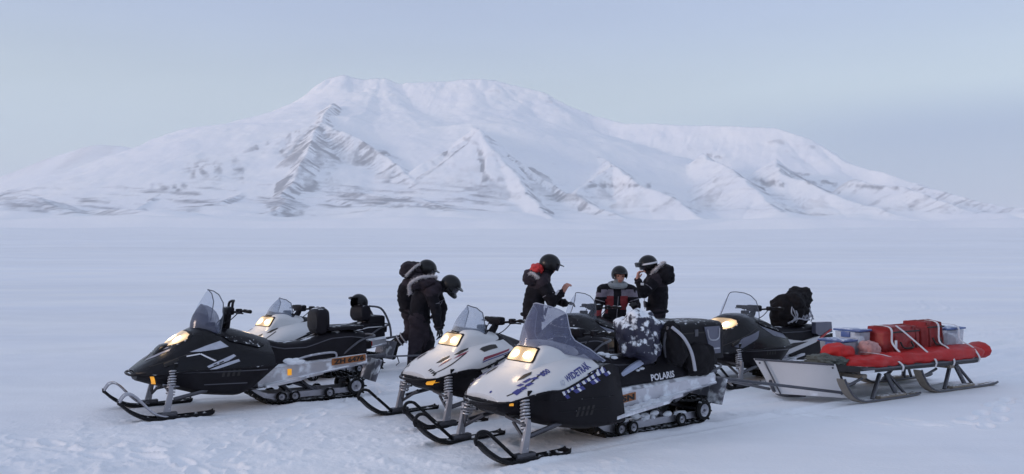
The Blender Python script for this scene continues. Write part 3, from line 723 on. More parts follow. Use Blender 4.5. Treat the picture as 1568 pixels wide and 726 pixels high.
    for x, z, wd in s0:
        zb = tz(x) + .004
        sec.append((x, [(0, z), (wd * .55, z - .004), (wd * .9, z - .03), (wd, z - .075), (wd + .01, (z + zb) / 2), (wd + .03, zb + .02), (wd + .03, zb)]))
    se.loft(sec, 26, 16); bse = se.bvh(); seat = se.build('seat', VINYL, root)
    pp = G()
    for sg in (1, -1):
        path = []
        for x in np.linspace(s0[0][0] - .03, s0[-1][0] + .03, 16):
            z = np.interp(-x, [-q[0] for q in s0], [q[1] for q in s0]) - .075
            h = bse.ray_cast(Vector((x, 3 * sg, z)), Vector((0, -sg, 0)))
            if h[0]: path.append(h[0])
        pp.tube(path, .007, 5)
    pp.build('seat_piping', c.get('piping', STEEL), seat)
    if 'band' in c:
        for sg in (1, -1):
            tx, x0, z0, sz_, sl_, bo_ = c['band']; v, fa = side_text(tx, x0 if sg > 0 else x0 - .36, z0, sz_, sl_ * sg, sg, bo_)
            decal('lettering', v, fa, 'side', sg, bse, LETW, seat, .005, .06)
    if 'backrest' in c:
        bx, bz_, bh_, bw = c['backrest']
        k = G(); k.loft([(bx + .075, [(0, bz_ + bh_ * .86), (bw * .6, bz_ + bh_ * .84), (bw * .9, bz_ + bh_ * .7), (bw * .95, bz_ + bh_ * .3), (bw * .7, bz_ + .05), (0, bz_ + .04)]),
                         (bx + .04, [(0, bz_ + bh_ * .97), (bw * .7, bz_ + bh_ * .95), (bw * .98, bz_ + bh_ * .8), (bw * 1.02, bz_ + bh_ * .3), (bw * .8, bz_ + .0), (0, bz_)]),
                         (bx - .05, [(0, bz_ + bh_), (bw * .65, bz_ + bh_ * .98), (bw * .95, bz_ + bh_ * .82), (bw, bz_ + bh_ * .3), (bw * .8, bz_), (0, bz_)]),
                         (bx - .09, [(0, bz_ + bh_ * .93), (bw * .6, bz_ + bh_ * .9), (bw * .85, bz_ + bh_ * .75), (bw * .9, bz_ + bh_ * .3), (bw * .7, bz_ + .05), (0, bz_ + .04)])], 14, 14)
        br = k.build('backrest', VINYL, root)
        q = G()
        for sg in (1, -1): q.tube([(bx - .03, .07 * sg, bz_ + .05), (bx + .0, .08 * sg, bz_ - .12), (bx + .02, .08 * sg, tz(bx))], .014, 6)
        q.build('backrest_post', STEEL, br)
    # ---- rear rack / grab bar
    gb = G()
    for sg in (1, -1): gb.tube([(s0[-1][0] + .35, (tw + .01) * sg, tz(-2)), (s0[-1][0] + .1, (tw + .02) * sg, s0[-1][1] - .1), (s0[-1][0] - .12, (tw - .04) * sg, s0[-1][1] - .06), (s0[-1][0] - .15, 0, s0[-1][1] - .05)], .013, 6, smooth=14)
    gb.build('grab_bar', STEEL, root)
    tl = G(); tl.box((s0[-1][0] - .05, 0, tz(tail) + .09), (.09, tw * 1.5, .10), None, .02); tlo = tl.build('tail_housing', BLACK, root)
    t2 = G(); t2.box((s0[-1][0] - .102, 0, tz(tail) + .10), (.012, tw * 1.3, .055), None, .004); t2.build('tail_lamp', REDL, tlo)
    hk = G(); hk.box((tail + .02, 0, bz(tail) + .02), (.16, .10, .03)); hk.tube([(tail - .05, 0, bz(tail) + .02), (tail - .22, 0, bz(tail) + .03)], .02, 6); hk.build('tow_hitch', STEEL, root)
    # ---- track
    rx = c.get('rearw', tail + .28); rr = .105; zr = rr + .045
    path = []
    path += [(x, .022) for x in np.linspace(-1.32, rx + .12, 14)]
    path += [(rx - rr * 1.18 * math.sin(a), zr - (rr * 1.18) * math.cos(a)) for a in np.linspace(.15, math.pi * .97, 9)]
    path += [(x, z) for x, z in zip(np.linspace(rx + .15, -1.25, 10), np.linspace(zr + rr * 1.12, .40, 10))]
    path += [(-1.12, .43), (-.98, .42), (-.90, .35), (-.92, .25), (-1.02, .16), (-1.18, .055)]
    P = np.array(path + [path[0]]); seg = np.r_[0, np.cumsum(np.hypot(*np.diff(P, axis=0).T))]
    nL = int(seg[-1] / .075); u = np.linspace(0, seg[-1], nL * 2 + 1)[:-1]
    Q = np.stack([np.interp(u, seg, P[:, 0]), np.interp(u, seg, P[:, 1])], 1)
    N = np.roll(Q, -1, 0) - np.roll(Q, 1, 0); N /= np.linalg.norm(N, axis=1)[:, None]; N = np.stack([N[:, 1], -N[:, 0]], 1)
    cen = np.array([-1.6, .2])
    if ((Q - cen) * N).sum() < 0: N = -N
    tk = G(); tk.rings([[(q[0], tw, q[1]), (q[0] + n[0] * -.016, tw, q[1] + n[1] * -.016), (q[0] - n[0] * .016, -tw, q[1] - n[1] * .016), (q[0], -tw, q[1])] for q, n in zip(Q, N)], True, False, True)
    tko = tk.build('track', RUBBER, root)
    lg = G()
    for i in range(0, len(Q), 2):
        q, n = Q[i], N[i]; t_ = np.array([-n[1], n[0]]) * .011
        for ya, yb in ((-tw, -tw * .35), (-tw * .28, tw * .28), (tw * .35, tw)):
            a = [(q[0] - t_[0], q[1] - t_[1]), (q[0] + t_[0], q[1] + t_[1]), (q[0] + t_[0] * .6 + n[0] * .032, q[1] + t_[1] * .6 + n[1] * .032), (q[0] - t_[0] * .6 + n[0] * .032, q[1] - t_[1] * .6 + n[1] * .032)]
            lg.prism(a, ya, yb)
    lgo = lg.build('track_lugs', RUBBER, tko, False); lgo['kind'] = 'stuff'
    for sg in (1, -1):
        yr = (tw - .05) * sg
        g = G(); g.prism([(rx + .05, .075), (-1.28, .06), (-1.14, .10), (-1.02, .17), (-1.0, .20), (-1.05, .20), (-1.2, .14), (-1.35, .135), (rx + .05, .135)], yr - .012, yr + .012); ro = g.build('slide_rail', ALUD, root, False)
        if c.get('snowy'):
            cl = G()
            for k in range(16):
                x = random.uniform(rx + .15, -1.25); cl.ell((x, yr + sg * random.uniform(-.02, .015), random.uniform(.13, .19)), (random.uniform(.03, .07), .03, random.uniform(.012, .03)), None, 8, 5)
            co_ = cl.build('caked_snow', SNOWCL, ro); co_['kind'] = 'stuff'
        for x, r, z in ((-1.34, .062, .098), (-1.5, .062, .098), (rx + .34, .062, .098), (rx, rr, zr)): wheel(root, x, (tw + .012) * sg, z, r)
        for x, r, z in ((-1.75, .055, .30), (rx + .55, .055, .30)): wheel(root, x, (tw - .03) * sg, z, r)
    def bar1(nm, pts, r, m=STEEL, n=6): q_ = G(); q_.tube(pts, r, n); return q_.build(nm, m, root)
    for sg in (1, -1):
        y = (tw - .07) * sg
        bar1('swing_arm', [(-1.5, y, .12), (-1.22, y, .36)], .018); bar1('swing_arm', [(rx + .5, y, .12), (rx + .78, y, .36)], .018)
        bar1('rear_shock', [(rx + .45, y * .6, .13), (rx + .9, y * .6, .30)], .028)
    bar1('axle', [(-1.22, -tw, .36), (-1.22, tw, .36)], .014); bar1('axle', [(rx + .78, -tw, .34), (rx + .78, tw, .34)], .014); bar1('axle', [(rx, -tw - .01, zr), (rx, tw + .01, zr)], .016)
    # ---- skis and front suspension
    ly = c.get('stance', .48); ztip = .23
    for sg in (1, -1):
        k = G(); rings_ = []
        prof = [(-.5, .05, .6), (-.46, .03, .85), (-.3, .022, 1), (-.05, .02, 1), (.12, .024, 1), (.22, .05, 1), (.31, .098, .95), (.38, .15, .85), (.44, ztip - .02, .6), (.465, ztip, .35)]
        pa = catmull([(x, z, w_) for x, z, w_ in prof], 26)
        for x, z, w_ in pa:
            h = .07 * w_; rings_.append([(x, h, z + .034), (x, h, z), (x, .022, z - .012), (x, -.022, z - .012), (x, -h, z), (x, -h, z + .034), (x, -h + .02, z + .018), (x, h - .02, z + .018)])
        k.rings([[(a, b + ly * sg, d) for a, b, d in r] for r in rings_]); sk = k.build('ski', SKI, root)
        lp = G()
        if c.get('loop') == 'tall':
            for s2 in (1, -1): lp.tube([(.45, ly * sg + .03 * s2, ztip + .01), (.39, ly * sg + .035 * s2, ztip + .085), (.30, ly * sg + .04 * s2, ztip + .06), (.12, ly * sg + .045 * s2, .10), (-.02, ly * sg + .045 * s2, .045)], .014, 6, smooth=20)
            lp.tube([(.40, ly * sg - .035, ztip + .08), (.40, ly * sg + .035, ztip + .08)], .013, 6)
        else:
            lp.tube([(.46, ly * sg, ztip - .01), (.475, ly * sg, ztip + .03), (.44, ly * sg, ztip + .085), (.37, ly * sg, ztip + .085), (.30, ly * sg, ztip + .03), (.05, ly * sg, .04)], .016, 6, smooth=22)
        lp.build('ski_loop', ALUD if c.get('loop') == 'tall' else SKI, sk)
        sd_ = G(); sd_.box((-.02, ly * sg, .065), (.20, .07, .06), None, .012); sd_.build('ski_saddle', STEEL, sk)
        lgx = G(); lgx.prism([(.03, .06), (-.045, .06), (-.075, .27), (-.075, .36), (-.04, .38), (-.025, .28)], ly * sg - .018, ly * sg + .018); lgx.build('spindle', c.get('spindle', mat('cast_aluminium', (.30, .30, .33), .45, metal=.5, var=.2, snow=.3)), root, False)
        ar = G(); ya = ly * sg; yb = .22 * sg
        ar.tube([(-.05, ya, .16), (-.10, yb, .30)], .016, 6); ar.tube([(-.03, ya, .32), (-.02, yb, .36)], .014, 6); ar.tube([(-.09, ya - .02 * sg, .22), (-.55, ya - .06 * sg, .30)], .022, 6)
        ar.build('suspension_arm', c.get('arm', STEEL), root)
        sh = G(); a = Vector((-.045, ya - .015 * sg, .19)); b = Vector((-.10, ya - .10 * sg, .56)); ax = (b - a)
        sh.tube([a, b], .017, 7); sho = sh.build('shock_absorber', STEEL, root)
        n1 = ax.normalized(); e1 = n1.cross(Vector((0, 1, 0))).normalized(); e2 = n1.cross(e1); hel = []
        for q in np.linspace(0, 1, 15 * 9):
            an = q * 2 * math.pi * 9; rad_ = .042 - .006 * q
            hel.append(a + ax * (.22 + .66 * q) + (e1 * math.cos(an) + e2 * math.sin(an)) * rad_)
        hl = G(); hl.tube(hel, .0085, 5); hl.build('coil_spring', c.get('spring', SPRING), sho)
    # ---- handlebar
    hx, hz_ = c.get('bar', (-.92, 1.0)); stl = c.get('barstyle', 'flat')
    hg = G()
    hg.tube([(hx + .12, 0, .84), (hx + .03, 0, hz_ - .06), (hx, 0, hz_)], [.05, .04, .035], 8)
    if stl == 'riser':
        hg.tube([(hx + .03, -.06, hz_ - .22), (hx, -.06, hz_ + .02)], .025, 6); hg.tube([(hx + .03, .06, hz_ - .22), (hx, .06, hz_ + .02)], .025, 6)
    bar = hg.build('steering_post', BLACK, root)
    tb = G(); tb.tube([(hx - .13, -.38, hz_ + .015), (hx - .10, -.30, hz_ + .02), (hx - .02, -.14, hz_ + .0), (hx, 0, hz_ - .01), (hx - .02, .14, hz_ + .0), (hx - .10, .30, hz_ + .02), (hx - .13, .38, hz_ + .015)], .013, 7, smooth=22); tb.build('handlebar', BLACK, root)
    pdg = G(); pdg.box((hx, 0, hz_ + .01), (.09, .22, .09), None, .025); pdg.build('handlebar_pad', VINYL, root)
    for sg in (1, -1):
        gr = G(); gr.tube([(hx - .095, .285 * sg, hz_ + .02), (hx - .135, .40 * sg, hz_ + .014)], [.02, .019, .021], 8); gr.build('grip', RUBBER, root)
        lv = G(); lv.box((hx - .06, .21 * sg, hz_ + .012), (.07, .06, .06), None, .015); lv.tube([(hx - .03, .22 * sg, hz_), (hx - .02, .30 * sg, hz_), (hx - .06, .37 * sg, hz_ - .005)], .008, 5); lv.build('brake_lever' if sg > 0 else 'throttle_lever', BLACK, root)
        ca = G(); ca.tube([(hx - .05, .2 * sg, hz_ - .01), (hx + .03, .17 * sg, hz_ - .09), (hx + .10, .11 * sg, hz_ - .14), (hx + .12, .08 * sg, .86)], .006, 5, smooth=12); ca.build('brake_cable' if sg > 0 else 'throttle_cable', BLACK, root)
    if stl == 'riser':
        h2 = G(); h2.tube([(hx - .02, .07, hz_ + .02), (hx - .03, .07, hz_ + .10), (hx - .06, .0, hz_ + .125), (hx - .03, -.07, hz_ + .10), (hx - .02, -.07, hz_ + .02)], .015, 6, smooth=16)
        h2.build('mountain_bar', BLACK, root)
    gauge = G(); gauge.lathe([(0, .03), (.05, .03), (.058, .02), (.058, -.02)], (hx + .20, .0, .955), 'z', 14); gauge.build('gauge', BLACK, root)
    for fn in c.get('extra', ()): fn(root, tz, bz, bh, bpn, bse)
    return root
SNOWCL = mat("clinging_snow", (.80, .83, .88), .8, var=.06, bump=.3, bscale=30)

# ---- windshields
def ws_wide(root, *a):           # tall touring screen with low wings
    def base(t): 
        y = .42 * t; return (-.36 - .62 * t ** 1.9, y, .935 - .16 * t ** 1.6)
    def top(t):
        b = base(t)
        k = np.interp(t, [0, .30, .48, .56, .62, .68, .85, 1], [1, .99, .96, .88, .55, .36, .22, .02])
        return (b[0] - .15 * k - .02, b[1] * (1 - .06 * k), b[2] + .37 * k)
    screen(root, base, top, BLUEGL, mat('screen_rim', (.30, .33, .42), .4), 40, 10, edge_r=.005)
def ws_small(h, wd, mt, x0=-.40, z0=.945, lean=.2):
    def fn(root, *a):
        def base(t): return (x0 - .28 * t ** 2, wd * t, z0 - .04 * t)
        def top(t):
            b = base(t); k = np.interp(t, [0, .45, .7, .85, 1], [1, .97, .8, .45, .04]); return (b[0] - lean * k, b[1] * (1 - .15 * k), b[2] + h * k)
        screen(root, base, top, mt, mat('dark_rim', (.06, .07, .09), .4), 26, 8, edge_r=.006)
        c = G(); rows = [[(x0 + .012 - .28 * abs(t) ** 2 - v * .06, wd * 1.03 * t, z0 - .04 * abs(t) - .012 + v * .055) for t in np.linspace(-1, 1, 17)] for v in (0, .5, 1)]
        c.rings(rows, False, False); c.build('windshield_base', GLOSS, root)
    return fn
def ws_sleek(h, wd, rimr, x0=-.36, z0=.94, lean=.19, low=.14, mt=CLEAR):
    def fn(root, *a):
        def base(t): return (x0 - .26 * t ** 2, wd * t, z0 - .06 * t ** 2)
        def top(t):
            b = base(t); k = np.interp(t, [0, .4, .62, .8, .92, 1], [1, .985, .92, .74, .42, .0]); return (b[0] - lean * k, b[1] * (1 - .1 * k), b[2] + h * k)
        screen(root, base, top, mt, mat('dark_rim', (.06, .07, .09), .4), 30, 8, edge_r=rimr)
        if low:
            def t2(t):
                b = base(t); T = top(t); k = low / h; return tuple(b[i] + (T[i] - b[i]) * min(1, k * 1.3) + (.006 if i == 0 else 0) for i in range(3))
            def b2(t): b = base(t); return (b[0] + .008, b[1], b[2] - .01)
            screen(root, b2, t2, SMOKE, None, 24, 4, 'tinted_screen')
    return fn
# ---- prints
def dk_wide(hood, bh, pan, bpn):
    for sg in (1, -1):
        def S(P, m, nm, o=.004): v, f_ = side_polys(P); decal(nm, v, f_, 'side', sg, bh, m, hood, o, .04)
        v, f_ = side_text('WIDETRAK', -.46 if sg > 0 else -.83, .640 if sg > 0 else .755, .068, R(17) * (1 if sg > 0 else -1), sg, .002, .98); decal('lettering', v, f_, 'side', sg, bh, BLUE, hood, .004, .05)
        v, f_ = side_text('IQ', -.375 if sg > 0 else -.45, .612 if sg > 0 else .635, .062, R(17) * (1 if sg > 0 else -1), sg, .001, .95); decal('lettering', v, f_, 'side', sg, bh, SILV, hood, .004, .05)
        # slanted check pattern under the name
        pol = {'b': [], 'w': []}; rn = random.Random(12)
        for i in range(9):
            x0 = -.36 - i * .062; z0 = .585 + (i * .062) * .31; a = .062 * rn.uniform(.8, 1.2); w_ = rn.uniform(.020, .030)
            pol['w'].append([(x0, z0), (x0 - w_ * 1.6, z0 + .006), (x0 - a - w_ * .8, z0 - .05), (x0 - a + .01, z0 - .055)])
            pol['b'].append([(x0 - w_ * 1.7, z0 + .004), (x0 - .055, z0 + .012), (x0 - a - .04, z0 - .032), (x0 - a - w_ * .9, z0 - .046)])
            if i % 3 != 1: pol['b'].append([(x0 - a, z0 - .058), (x0 - a - .05, z0 - .046), (x0 - a - .085, z0 - .078), (x0 - a - .04, z0 - .086)])
            if i % 3 == 2: pol['w'].append([(x0 - a - .052, z0 - .046), (x0 - a - .075, z0 - .040), (x0 - a - .11, z0 - .066), (x0 - a - .088, z0 - .076)])
        for kk, m in (('b', BLUE), ('w', LETW)):
            v, f_ = side_polys(pol[kk]); decal('graphic', v, f_, 'side', sg, bpn, m, pan, .005, .05)
    for sg in (1, -1):
        T = lambda P, m, nm: decal(nm, *side_polys([[(x, y * sg) for x, y in q] for q in P]), 'top', 1, bh, m, hood, .004, .04)
        sq = []
        for x0, y0, a, b in ((.165, .305, .075, .05), (.085, .325, .055, .04), (.075, .28, .055, .035), (.01, .335, .075, .035), (.0, .29, .10, .03), (-.10, .315, .06, .035), (-.19, .315, .035, .026)):
            sq.append([(x0, y0), (x0 - a, y0 + .012), (x0 - a - .02, y0 + b + .012), (x0 - .02, y0 + b)])
        T(sq, BLUE, 'graphic')
        v, f_ = text_mesh('600', .085, .003); pts = [(-.235 - sg * a if sg > 0 else -.40 + a, (.335 + b * 1.0) * 1 if sg > 0 else -(.40 - b)) for a, b in v] if False else [(-.23 - a * .95, (.375 - b) ) if sg > 0 else (-.37 + a * .95, -(.375 - b)) for a, b in v]
        decal('lettering', pts, f_, 'top', 1, bh, BLUE, hood, .004, .04)
        T([[(.02, .235), (-.05, .265), (-.16, .272), (-.20, .245), (-.10, .22)]], INK, 'air_vent')
    decal('bolt', [(.27 + .014 * math.cos(a), .10 + .014 * math.sin(a)) for a in np.linspace(0, 6.28, 9)[:-1]], [list(range(8))], 'top', 1, bh, BLUE, hood, .003)
def dk_red(hood, bh, pan, bpn):
    for sg in (1, -1):
        T = lambda P, m, nm: decal(nm, *side_polys([[(x, y * sg) for x, y in q] for q in P]), 'top', 1, bh, m, hood, .004, .04)
        T([[(.10, .19), (.04, .235), (-.08, .24), (-.12, .215), (-.02, .19)]], INK, 'air_vent')
        T([[(-.16, .245), (-.22, .285), (-.36, .285), (-.40, .26), (-.28, .235)]], INK, 'air_vent')
        T([[(.13, .265), (-.02, .285), (-.10, .282), (.0, .26)], [(-.10, .30), (-.27, .325), (-.36, .315), (-.2, .292)]], RED, 'graphic')
        T([[(.24, .2 + k * .03), (.20, .21 + k * .03), (.19, .228 + k * .03), (.23, .218 + k * .03)] for k in range(4)], INK, 'graphic')
        T([[(-.50, .36), (-.52, .42), (-.70, .41), (-.71, .355), (-.66, .345), (-.54, .345)]], INK, 'air_vent')
        v, f_ = side_polys([[(-.42, .655), (-.80, .735), (-.83, .755), (-.47, .69)]]); decal('graphic', v, f_, 'side', sg, bh, RED, hood, .004, .04)
        v, f_ = side_polys([[(-.42, .64), (-.84, .727), (-.84, .735), (-.42, .65)]]); decal('graphic', v, f_, 'side', sg, bh, BLUE, hood, .004, .04)
        v, f_ = side_polys([[(-.36, .60), (-.80, .70), (-.74, .62), (-.42, .53)]]); decal('side_plate', v, f_, 'side', sg, bpn, WHITE, pan, .005, .05)
        v, f_ = side_polys([[(-.50 - k * .085, .575 + k * .02), (-.55 - k * .085, .587 + k * .02), (-.555 - k * .085, .64 + k * .02), (-.51 - k * .085, .628 + k * .02)] for k in range(2)]); decal('graphic', v, f_, 'side', sg, bpn, INK, pan, .008, .05)
def dk_plainvent(hood, bh, pan, bpn):
    for sg in (1, -1):
        T = lambda P, m, nm: decal(nm, *side_polys([[(x, y * sg) for x, y in q] for q in P]), 'top', 1, bh, m, hood, .004, .04)
        T([[(-.16, .245), (-.22, .285), (-.36, .285), (-.40, .26), (-.28, .235)]], INK, 'air_vent')
        T([[(.10, .19), (.04, .235), (-.08, .24), (-.12, .215), (-.02, .19)]], INK, 'air_vent')
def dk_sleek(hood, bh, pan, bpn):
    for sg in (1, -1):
        def S(P, m, nm, o=.004, tgt=0): v, f_ = side_polys(P); decal(nm, v, f_, 'side', sg, (bh, bpn)[tgt], m, (hood, pan)[tgt], o, .04)
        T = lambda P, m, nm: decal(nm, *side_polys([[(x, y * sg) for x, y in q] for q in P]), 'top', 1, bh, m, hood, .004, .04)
        T([[(.20, .07), (.10, .17), (-.04, .25), (-.06, .235), (.06, .13), (.17, .05)], [(.02, .09), (-.04, .17), (-.06, .165), (-.01, .08)]], mat('painted_sheen', (.20, .21, .28), .3, var=.2), 'graphic')  # sky sheen on the black hood, painted as pale grey strips
        S([[(-.24, .70), (-.42, .755), (-.60, .80), (-.68, .735), (-.55, .715), (-.36, .70)]], SILV, 'graphic')
        S([[(-.20, .652), (-.35, .672), (-.35, .684), (-.20, .664)], [(-.35, .672), (-.51, .592), (-.53, .602), (-.36, .684)]], LETW, 'graphic')
        S([[(-.42, .545), (-.72, .655), (-.745, .635), (-.66, .59), (-.44, .525)], [(-.45, .510), (-.66, .575), (-.77, .60), (-.785, .575), (-.60, .525), (-.47, .495)]], SILV, 'graphic')
        S([[(-.49, .555), (-.53, .57), (-.54, .562), (-.50, .547)], [(-.55, .572), (-.60, .592), (-.61, .582), (-.56, .562)]], INK, 'graphic', .007)
        v, f_ = side_polys([[(.05, .36), (-.12, .33), (-.14, .34), (.05, .375)]]); decal('graphic', v, f_, 'side', sg, bpn, SILV, pan, .004, .04)
def dk_grey(hood, bh, pan, bpn):
    for sg in (1, -1):
        v, f_ = side_polys([[(.05, .56), (-.18, .66), (-.55, .74), (-.42, .64), (-.1, .53)]]); decal('graphic', v, f_, 'side', sg, bh, GREYP, hood, .004, .05)
        v, f_ = side_polys([[(-.62, .80), (-.95, .70), (-1.15, .66), (-1.12, .60), (-.8, .66)]]); decal('graphic', v, f_, 'side', sg, bh, GREYP, hood, .004, .05)

def a_extra(root, tz, bz, bh, bpn, bse):
    for sg in (1, -1):
        y = .254 * sg; g = G(); g.box((-1.42, y, .385), (.05, .008, .075), None, .003); g.build('side_reflector', AMBER, root)
        g = G(); g.tube([(-1.45, y + .02 * sg, .50), (-1.62, y + .03 * sg, .56), (-1.95, y + .02 * sg, .585), (-2.0, y, .52)], .014, 6, smooth=14); g.build('side_rail', ALUD, root)
        g = G()
        for k in range(9): g.ell((random.uniform(-1.55, -1.3), y * random.uniform(.95, 1.1), .50 + random.uniform(-.01, .02)), (.07, .035, .03), None, 8, 5)
        qo = g.build('caked_snow', SNOWCL, root); qo['kind'] = 'stuff'
    g = G(); g.box((-2.15, 0, .86), (.46, .40, .05), None, .02); g.build('rear_seat_pad', VINYL, root)
    g = G(); g.tube([(-2.6, 0, .46), (-3.35, -.05, .43)], .012, 6); g.tube([(-2.95, -.03, .44), (-2.98, -.03, .36), (-2.93, -.02, .33)], .008, 5); g.build('tow_bar', STEEL, root)
def w_extra(root, tz, bz, bh, bpn, bse):
    for sg in (1, -1):
        g = G(); g.tube([(-2.02, .32 * sg, .30), (-2.7, .20 * sg, .47)], .02, 6); g.build('rear_brace', STEEL, root)
        q = G()
        for k in range(26):
            x = random.uniform(-1.9, -1.2); q.ell((x, (.305 + random.uniform(0, .10)) * sg, bz(x) + .012), (random.uniform(.03, .08), random.uniform(.02, .05), random.uniform(.008, .02)), None, 8, 5)
        qo = q.build('caked_snow', SNOWCL, root); qo['kind'] = 'stuff'
    q = G()
    for (x, y, z, r) in ((-1.30, .12, .79, .03), (-1.24, .10, .80, .035), (-1.36, .16, .76, .03), (-1.28, .15, .775, .02), (-1.60, .235, .63, .02), (-1.65, .24, .645, .025)): q.ell((x, y, z), (r * 1.4, r * .9, r * .6), None, 8, 5)
    qo = q.build('caked_snow', SNOWCL, root); qo['kind'] = 'stuff'
    g = G(); g.tube([(-1.35, .20, .57), (-1.55, .25, .68), (-1.80, .25, .76)], [.02, .035, .02], 7, smooth=10); g.build('side_strap', mat('pale_grey_strap', (.38, .42, .56), .6), root)
def e_extra(root, tz, bz, bh, bpn, bse):
    for sg in (1, -1):
        g = G(); g.prism([(-1.0, .62), (-1.0, .36), (-1.25, .36), (-1.95, .50), (-2.05, .58), (-1.65, .53), (-1.4, .56)], .30 * sg, .33 * sg); g.build('side_panel', WHITE, root, False)
        g = G(); g.prism([(-1.12, .48), (-1.30, .44), (-1.75, .52), (-1.4, .52)], .33 * sg, .334 * sg); g.build('side_vent', INK, root, False)
        g = G(); g.prism([(-2.0, .78), (-2.4, .77), (-2.42, .62), (-2.1, .58), (-2.0, .62)], .22 * sg, .29 * sg); g.build('tail_panel', GREYP, root, False)
        g = G(); g.prism([(-1.95, .50), (-2.35, .66), (-2.40, .66), (-2.1, .52)], .292 * sg, .30 * sg); g.build('tail_stripe', REDL, root, False)
        g = G(); g.prism([(-1.35, .37), (-2.1, .55), (-2.42, .60), (-2.42, .28), (-1.5, .25)], .26 * sg, .295 * sg); g.build('rear_side_panel', BLACK, root, False)
def c_extra(root, tz, bz, bh, bpn, bse):
    g = G(); g.box((-2.15, 0, .74), (.30, .34, .22), None, .04); g.build('rear_bag', VINYL, root)
    g = G()
    for sg in (1, -1): g.tube([(-2.0, .16 * sg, 1.0), (-2.22, .17 * sg, .95), (-2.36, .18 * sg, .72), (-2.40, .18 * sg, .5)], .016, 6, smooth=14)
    g.build('grab_rail', STEEL, root)

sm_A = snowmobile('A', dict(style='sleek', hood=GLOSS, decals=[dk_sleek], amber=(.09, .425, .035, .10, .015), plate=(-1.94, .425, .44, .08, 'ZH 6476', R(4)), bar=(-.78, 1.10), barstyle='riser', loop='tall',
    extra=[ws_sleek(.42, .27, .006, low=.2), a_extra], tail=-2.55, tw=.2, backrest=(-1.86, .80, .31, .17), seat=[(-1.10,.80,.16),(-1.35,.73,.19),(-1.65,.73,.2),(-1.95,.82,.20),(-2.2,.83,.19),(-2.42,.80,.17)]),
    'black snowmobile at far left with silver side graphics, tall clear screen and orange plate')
sm_C = snowmobile('C', dict(style='trail', hood=WHITE, decals=[dk_plainvent], bar=(-.92, 1.0), extra=[ws_small(.22, .22, GREYGL), c_extra], tail=-2.4, backrest=(-1.95, .78, .24, .16), piping=LETW,
    seat=[(-1.2,.76,.17),(-1.4,.72,.19),(-1.7,.72,.2),(-1.95,.76,.2),(-2.25,.76,.19)]),
    'white hooded snowmobile with lit headlight, half hidden behind the black one at far left')
sm_B = snowmobile('B', dict(style='trail', hood=WHITE, decals=[dk_red], amber=(.16, .46, .06, .065, -.01), bar=(-.98, 1.01), extra=[ws_small(.26, .22, GREYGL)], tail=-2.6, spindle=mat('cast_aluminium', (.3, .3, .33), .45)),
    'white snowmobile with dark red hood stripes, between the bent people and the blue lettered one')
sm_D = snowmobile('D', dict(style='sleek', hood=GLOSS, decals=[dk_grey], lit=False, bar=(-.85, 1.02), extra=[ws_sleek(.30, .28, .006, low=0)], tail=-2.5),
    'dark snowmobile mostly hidden behind the white one, its clear screen beside the red jacket')
sm_E = snowmobile('E', dict(style='sleek', hood=GLOSS, decals=[dk_grey], bar=(-.95, 1.0), extra=[ws_sleek(.31, .34, .006, low=0), e_extra], tail=-2.4, seat=[(-1.15,.76,.17),(-1.4,.73,.19),(-1.8,.72,.2),(-2.1,.74,.2),(-2.3,.72,.19)]),
    'dark grey snowmobile behind the sledge, lit headlight, wide clear screen and white side panel')
sm_W = snowmobile('W', dict(style='trail', hood=WHITE, decals=[dk_wide], amber=(.24, .43, .05, .05, .0), plate=(-1.10, .33, .40, .075, 'T 65N', R(5)), bar=(-1.0, 1.0), extra=[ws_wide, w_extra], tail=-2.82, tw=.25, rearw=-2.52, snowy=True,
    band=('POLARIS', -1.76, .515, .085, R(3), .003), seat=[(-1.15,.80,.18),(-1.35,.77,.21),(-1.8,.76,.23),(-2.1,.77,.24),(-2.4,.66,.24),(-2.75,.64,.22)]),
    'white snowmobile nearest the camera with blue lettering, tall blue tinted screen and loaded seat')

# ------------------------------------------------------------------ cargo on the machines
def local(key, x, y, z):
    (X, Y), f = MACH[key]; n = math.hypot(*f); fx, fy = f[0] / n, f[1] / n
    return (X + fx * x - fy * y, Y + fy * x + fx * y, z)
WZ = rz_of(MACH['W'][1])
bx = empty('cargo_box', 'big black hard cargo box on the tail of the nearest white snowmobile', 'cargo box', local('W', -2.27, 0, .66), WZ)
g = G(); g.loft([(.44, [(0,.36),(.2,.355),(.27,.33),(.29,.26),(.29,.02),(.27,0),(0,0)]), (.40,[(0,.39),(.2,.385),(.28,.36),(.30,.28),(.30,.02),(.28,0),(0,0)]), (-.46,[(0,.39),(.2,.385),(.28,.36),(.30,.28),(.30,.02),(.28,0),(0,0)]), (-.50,[(0,.37),(.2,.36),(.26,.34),(.28,.27),(.28,.03),(.26,0),(0,0)])], 12, 16)
g.build('box_shell', BLACK, bx)
g = G(); g.box((-.03, 0, .275), (.94, .615, .012)); g.build('lid_seam', INK, bx, False)
for sg in (1, -1):
    g = G(); g.prism([(-.22, .33), (-.46, .33), (-.47, .05), (-.33, .05), (-.29, .13)], .301 * sg, .312 * sg); v = g.build('end_panel', GREYP, bx, False)
    g = G(); g.tube([(-.26, .315 * sg, .30), (-.30, .315 * sg, .20), (-.43, .315 * sg, .20), (-.45, .315 * sg, .31)], .008, 6, smooth=14); g.tube([(-.31, .315 * sg, .10), (-.45, .315 * sg, .10)], .007, 6); g.build('panel_rib', ALUD, bx)
    for x in (.25, -.1): g = G(); g.box((x, .306 * sg, .275), (.05, .012, .07), None, .004); g.build('latch', STEEL, bx)
